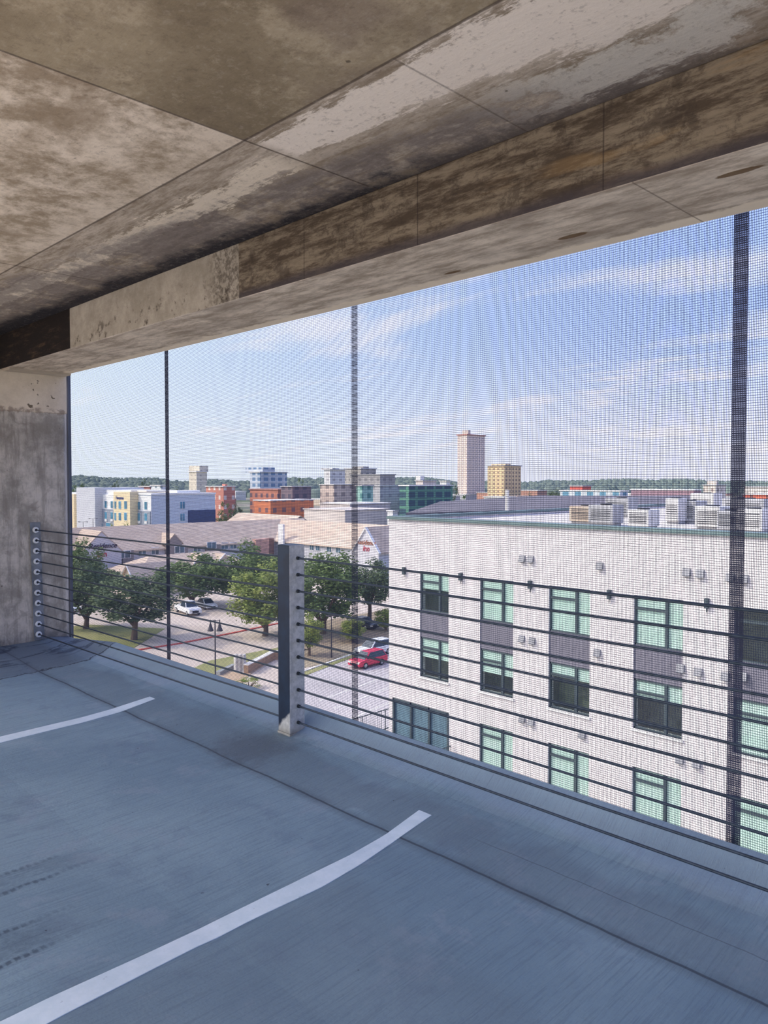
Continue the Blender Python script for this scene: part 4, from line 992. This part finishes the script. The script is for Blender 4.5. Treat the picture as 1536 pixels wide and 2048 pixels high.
far('brick_building', 278, 300, 332, 974, 420, mat_fac('brick_maroon', (.42, .19, .17), (.30, .15, .14), 5, 4, .3, .5), 'long maroon brick building behind the hotel', pal_r)
far('white_building', 302, 322, 334, 972, 380, mat_fac('white_far', (.74, .75, .76), (.30, .36, .40), 5, 3.6, .4, .4), 'small white building beside the maroon brick one', pal_r)
far('dark_building', 562, 585, 622, 974, 300, mat_fac('dark_purple', (.20, .15, .17), (.10, .09, .12), 4, 3.4, .5, .5), 'dark purple grey block between brick and beige blocks', None)
far('beige_building', 640, 668, 712, 970, 340, mat_fac('beige_far', (.58, .47, .40), (.30, .24, .22), 5, 3.4, .45, .5), 'beige apartment block left of the middle seam', pal_r)
far('white_building', 648, 660, 690, 940, 520, mat_fac('white_block', (.72, .70, .68), (.42, .40, .40), 6, 4, .4, .4), 'pale stepped block on the skyline behind the beige one', None, pent=(664, 688, 936))
far('dark_building', 690, 722, 752, 938, 560, mat_fac('grey_green_block', (.45, .42, .38), (.22, .21, .20), 6, 4, .5, .5), 'grey brown hilltop block behind the middle seam', None, pent=(728, 750, 933))
far('dark_building', 700, 760, 790, 950, 520, mat_fac('grey_long', (.38, .36, .35), (.24, .23, .23), 6, 4, .5, .5), 'long low grey block stepping down right of the middle seam', None)
far('green_building', 712, 724, 746, 972, 300, mat_fac('green_glass', (.34, .55, .47), (.10, .24, .22), 4, 3.4, .45, .6), 'narrow green glass block right of the middle seam', None)
far('grey_building', 738, 760, 802, 972, 320, mat_fac('grey_sided', (.47, .46, .46), (.34, .33, .35), 5, 3.4, .3, .4), 'grey flat block between the two green buildings', None)
far('parking_structure', 799, 818, 905, 972, 310, mat_fac('green_deck', (.12, .28, .20), (.05, .10, .13), 5.5, 3.4, .75, .7), 'dark green framed parking structure left of the tallest tower', pal_r)
ch = far('church', 832, 846, 872, 962, 640, mat_fac('church_cream', (.70, .60, .54), (.45, .38, .35), 7, 6, .2, .3), 'cream church with a small belfry on the skyline', None, cat='church')
p = PX(836, 952, y=ch.location.y+3); world_child(box(p.x-2.5, p.x+2.5, ch.location.y+3, ch.location.y+8, ZG, p.z).build('belfry', pal_r), ch)
far('shop', 880, 893, 900, 963, 480, mat_fac('shop_white', (.78, .77, .75), (.6, .6, .6), 9, 9, .2, .2), 'small white flat block above the green parking structure', pal_r)
far('shop', 968, 1008, 1030, 995, 420, mat_fac('shop_white2', (.80, .78, .76), (.20, .20, .22), 6, 9, .5, .45), 'low white shop front at the foot of the ochre block', pal_r)
far('shop', 1018, 1034, 1062, 994, 430, plain('shop_red', (.62, .10, .08)), 'low red shop right of the white shop front', plain('tan_roof', (.6, .45, .35)))
far('shop', 1140, 1165, 1182, 973, 600, plain('sign_red_far', (.65, .12, .09)), 'small red roofed kiosk on the right skyline', None)
far('shop', 1120, 1240, 1256, 983, 480, mat_fac('shop_bluewhite', (.62, .70, .76), (.14, .30, .40), 9, 5, .5, .6), 'pale blue shops with teal windows along the right skyline', pal_r)
far('warehouse', 1262, 1388, 1402, 981, 470, plain('warehouse_wine', (.32, .20, .23)), 'long warehouse with a white roof and dark wine coloured end', plain('roof_white', (.85, .83, .80)))
far('beige_building', 1407, 1432, 1452, 971, 430, mat_fac('beige_r', (.76, .64, .54), (.30, .24, .22), 5, 6, .25, .3), 'beige flat roofed block left of the rightmost seam', None, pent=(1436, 1455, 962))
far('brick_building', 1486, 1560, 1600, 990, 330, mat_fac('brick_bright', (.70, .17, .10), (.25, .10, .08), 7, 8, .2, .25), 'bright red brick store at the right edge with white parapet', plain('parapet_white', (.85, .82, .80)))
far('beige_building', 1488, 1560, 1600, 975, 460, mat_fac('beige_rr', (.68, .60, .54), (.42, .38, .35), 5, 4, .3, .4), 'beige block behind the bright red brick store', None)
far('store', 608, 690, 778, 1022, 232, mat_fac('store_cream', (.70, .62, .55), (.60, .53, .47), 12, 20, .1, .2), 'long low cream walled store behind the lodge roof', plain('store_roof', (.66, .58, .52)))
far('store', 640, 700, 780, 1009, 262, plain('store_back', (.60, .54, .50)), 'pale flat roofed store behind the cream walled one', pal_r)
far('small_house', 775, 786, 795, 1023, 226, plain('house_white', (.80, .78, .76)), 'tiny white gabled shed at the white building corner', pal_r, cat='house', zbase=ZG)
# dark ribbed roof behind the white building
M_rib = NT('dark_ribbed_roof', .7, .3); M_rib.pos()
M_rib.col(M_rib.mix(M_rib.ma('LESS_THAN', M_rib.ma('FRACT', M_rib.ma('DIVIDE', M_rib.X, 6.0)), .08), M_rib.mix(M_rib.sm(M_rib.noise(M_rib.P, .05, 4), .3, .7), (.115, .10, .105), (.17, .15, .155)), (.07, .065, .07))); M_rib = M_rib.m
mall = empty('mall', (-60, 150, ZG), 'wide dark ribbed metal roof spreading behind the white building', 'building')
q = [PX(812, 1026, z=-7.0), PX(1470, 1008, z=-7.0), PX(1440, 991, z=-7.0), PX(1080, 991, z=-7.0), PX(880, 1003, z=-7.0)]
world_child(MB().prism([(a.x, a.y, -7.6) for a in q], (0, 0, .6)).build('roof', M_rib), mall)
world_child(MB().prism([((a.x-mall.location.x)*.9+mall.location.x*1.0, (a.y-150)*.9+158, ZG) for a in q], (0, 0, 12.3)).build('wall', plain('mall_wall', (.35, .33, .33))), mall)
SCAT = [(446, 1036, 46, 1003, 'round tree between the hotel end and the orange brick block'), (474, 1040, 36, 1006, 'tree just left of the orange brick block'),
        (905, 1002, 30, 961, 'dark tree clump left of the tallest tower foot'), (352, 992, 34, 974, 'tree rising behind the hotel roof near the left seam'), (232, 975, 26, 960, 'dark tree crown on the far left skyline'),
        (292, 965, 30, 954, 'skyline tree above the maroon brick building'), (163, 985, 60, 968, 'broad trees beyond the hotel at far left'), (1060, 1000, 34, 985, 'small tree right of the red shop'),
        (655, 1022, 44, 1001, 'low tree before the beige apartment block'), (600, 968, 26, 955, 'tree on the skyline right of the blue glass block'), (1010, 998, 30, 984, 'tree before the ochre block foot'),
        (890, 1012, 44, 998, 'bright low tree at the green parking structure foot'), (930, 1005, 40, 990, 'low tree at the foot of the tallest tower'), (1110, 990, 50, 978, 'low tree line left of the pale blue shops')]
SP = []
for (u, vb, wp, vt, lab) in SCAT:
    d = (430 if 880 < u < 1200 else 300) if vb > 990 else 600
    q = (_F+_R*((u-768)/FPX)-_U*((vt-CY)/FPX))*d; SP.append((q, d)); RECT.append((q.x-14, q.x+14, q.y-14, q.y+14))
# countless small low buildings further out: shared label, one group
rnd = random.Random(21)
cols_ = [plain('town_wall_%s' % n, c) for n, c in (('pale', (.70, .67, .62)), ('tan', (.58, .48, .38)), ('brick', (.45, .24, .18)), ('grey', (.42, .42, .43)))]
base_b = []
for m_ in cols_:
    r = empty('town_building', (0, 0, ZG-50), 'small low building far off in the distant town', 'building', 'small low buildings of the distant town')
    box(-.5, .5, -.5, .5, 0, 1).build('block', m_, r); box(-.52, .52, -.52, .52, 1, 1.06).build('roof_edge', pal_r, r); base_b.append(r)
count = 0; TB = []
while count < 28:
    u = rnd.uniform(135, 1500); d = rnd.uniform(430, 860); q = _F*d+_R*((u-768)/FPX*d)
    wx_, wy_, hh = rnd.uniform(14, 34), rnd.uniform(12, 26), rnd.uniform(4.5, 10)
    if any(x0-20 < q.x < x1+20 and y0-20 < q.y < y1+20 for x0, x1, y0, y1 in RECT): continue
    RECT.append((q.x-wx_/2, q.x+wx_/2, q.y-wy_/2, q.y+wy_/2))
    o = base_b[count] if count < 4 else copy_tree(base_b[count % 4])
    TB.append((count % 4, u, o))
    o.location = (q.x, q.y, ZG); o.scale = (wx_, wy_, hh); count += 1
NUM = ['leftmost', 'second from the left', 'third from the left', 'middle one', 'third from the right', 'second from the right', 'rightmost']
for k, cn in enumerate(('pale', 'tan', 'brick red', 'grey')):
    for i, (_, u, o) in enumerate(sorted([t for t in TB if t[0] == k], key=lambda t: t[1])):
        o['label'] = 'tiny %s distant low building, %s of the seven %s' % (cn, NUM[i].replace(' one', ''), cn)
# far wooded band and scattered trees
M_wood = mat_leaf('far_woods', (.15, .20, .165), (.22, .27, .225))
def woodland():
    rnd = random.Random(3); mb = MB(); me_v = []; me_f = []
    base = [(math.cos(a)*r, math.sin(a)*r, h_) for (r, h_, n) in ((1, 0, 7), (.8, .6, 7), (.35, .95, 7)) for a in [2*math.pi*k/n for k in range(n)]]
    def blob(x, y, z, r, h_):
        b = len(me_v); j = rnd.uniform(0, 1)
        for (a, c_, d) in base: k = rnd.uniform(.85, 1.15); me_v.append((x+a*r*k, y+c_*r*k, z+d*h_*rnd.uniform(.85, 1.1)))
        me_v.append((x, y, z+h_))
        for L_ in (0, 7):
            for k in range(7): me_f.append((b+L_+k, b+L_+(k+1) % 7, b+L_+7+(k+1) % 7, b+L_+7+k))
        for k in range(7): me_f.append((b+14+k, b+14+(k+1) % 7, b+21))
    for _ in range(5200):
        u = rnd.uniform(60, 1680); d = rnd.uniform(900, 2400)
        dirv = _F+_R*((u-768)/FPX); x, y = dirv.x*d, dirv.y*d
        hill = max(0, (d-900)/1400)*(23 if u < 900 else 15)*(.75+.25*math.sin(u*.011)+.12*math.sin(u*.047))
        r = rnd.uniform(7, 16); blob(x, y, ZG+hill-2, r, rnd.uniform(9, 15))
    mb.v, mb.f = me_v, me_f; return mb.build('woodland', M_wood, smooth=True)
tag(woodland(), 'dense wooded hills forming the far horizon', 'woodland', kind='stuff')
hb = MB(); n = 40
for i in range(n+1):
    u = 0+i*1800/n; dirv = _F+_R*((u-768)/FPX); hh = (23 if u < 900 else 15)*(.75+.25*math.sin(u*.011)+.12*math.sin(u*.047))
    for (d, z_) in ((880, ZG-1), (2300, ZG+hh-1), (2700, ZG-3)): hb.v.append((dirv.x*d, dirv.y*d, z_))
for i in range(n):
    for k in range(2): a = 3*i+k; hb.f.append((a, a+3, a+4, a+1))
tag(hb.build('hills', M_wood), 'low green hills carrying the far woods', kind='structure')
for i, (u, vb, wp, vt, lab) in enumerate(SCAT):
    q, d = SP[i]
    tree(q.x, q.y, ZG, wp*d/FPX*.8, q.z-ZG, L_dark if i % 3 else L_green, lab, i, sm=True, trunk_frac=.25, group='scattered trees of the distant town')
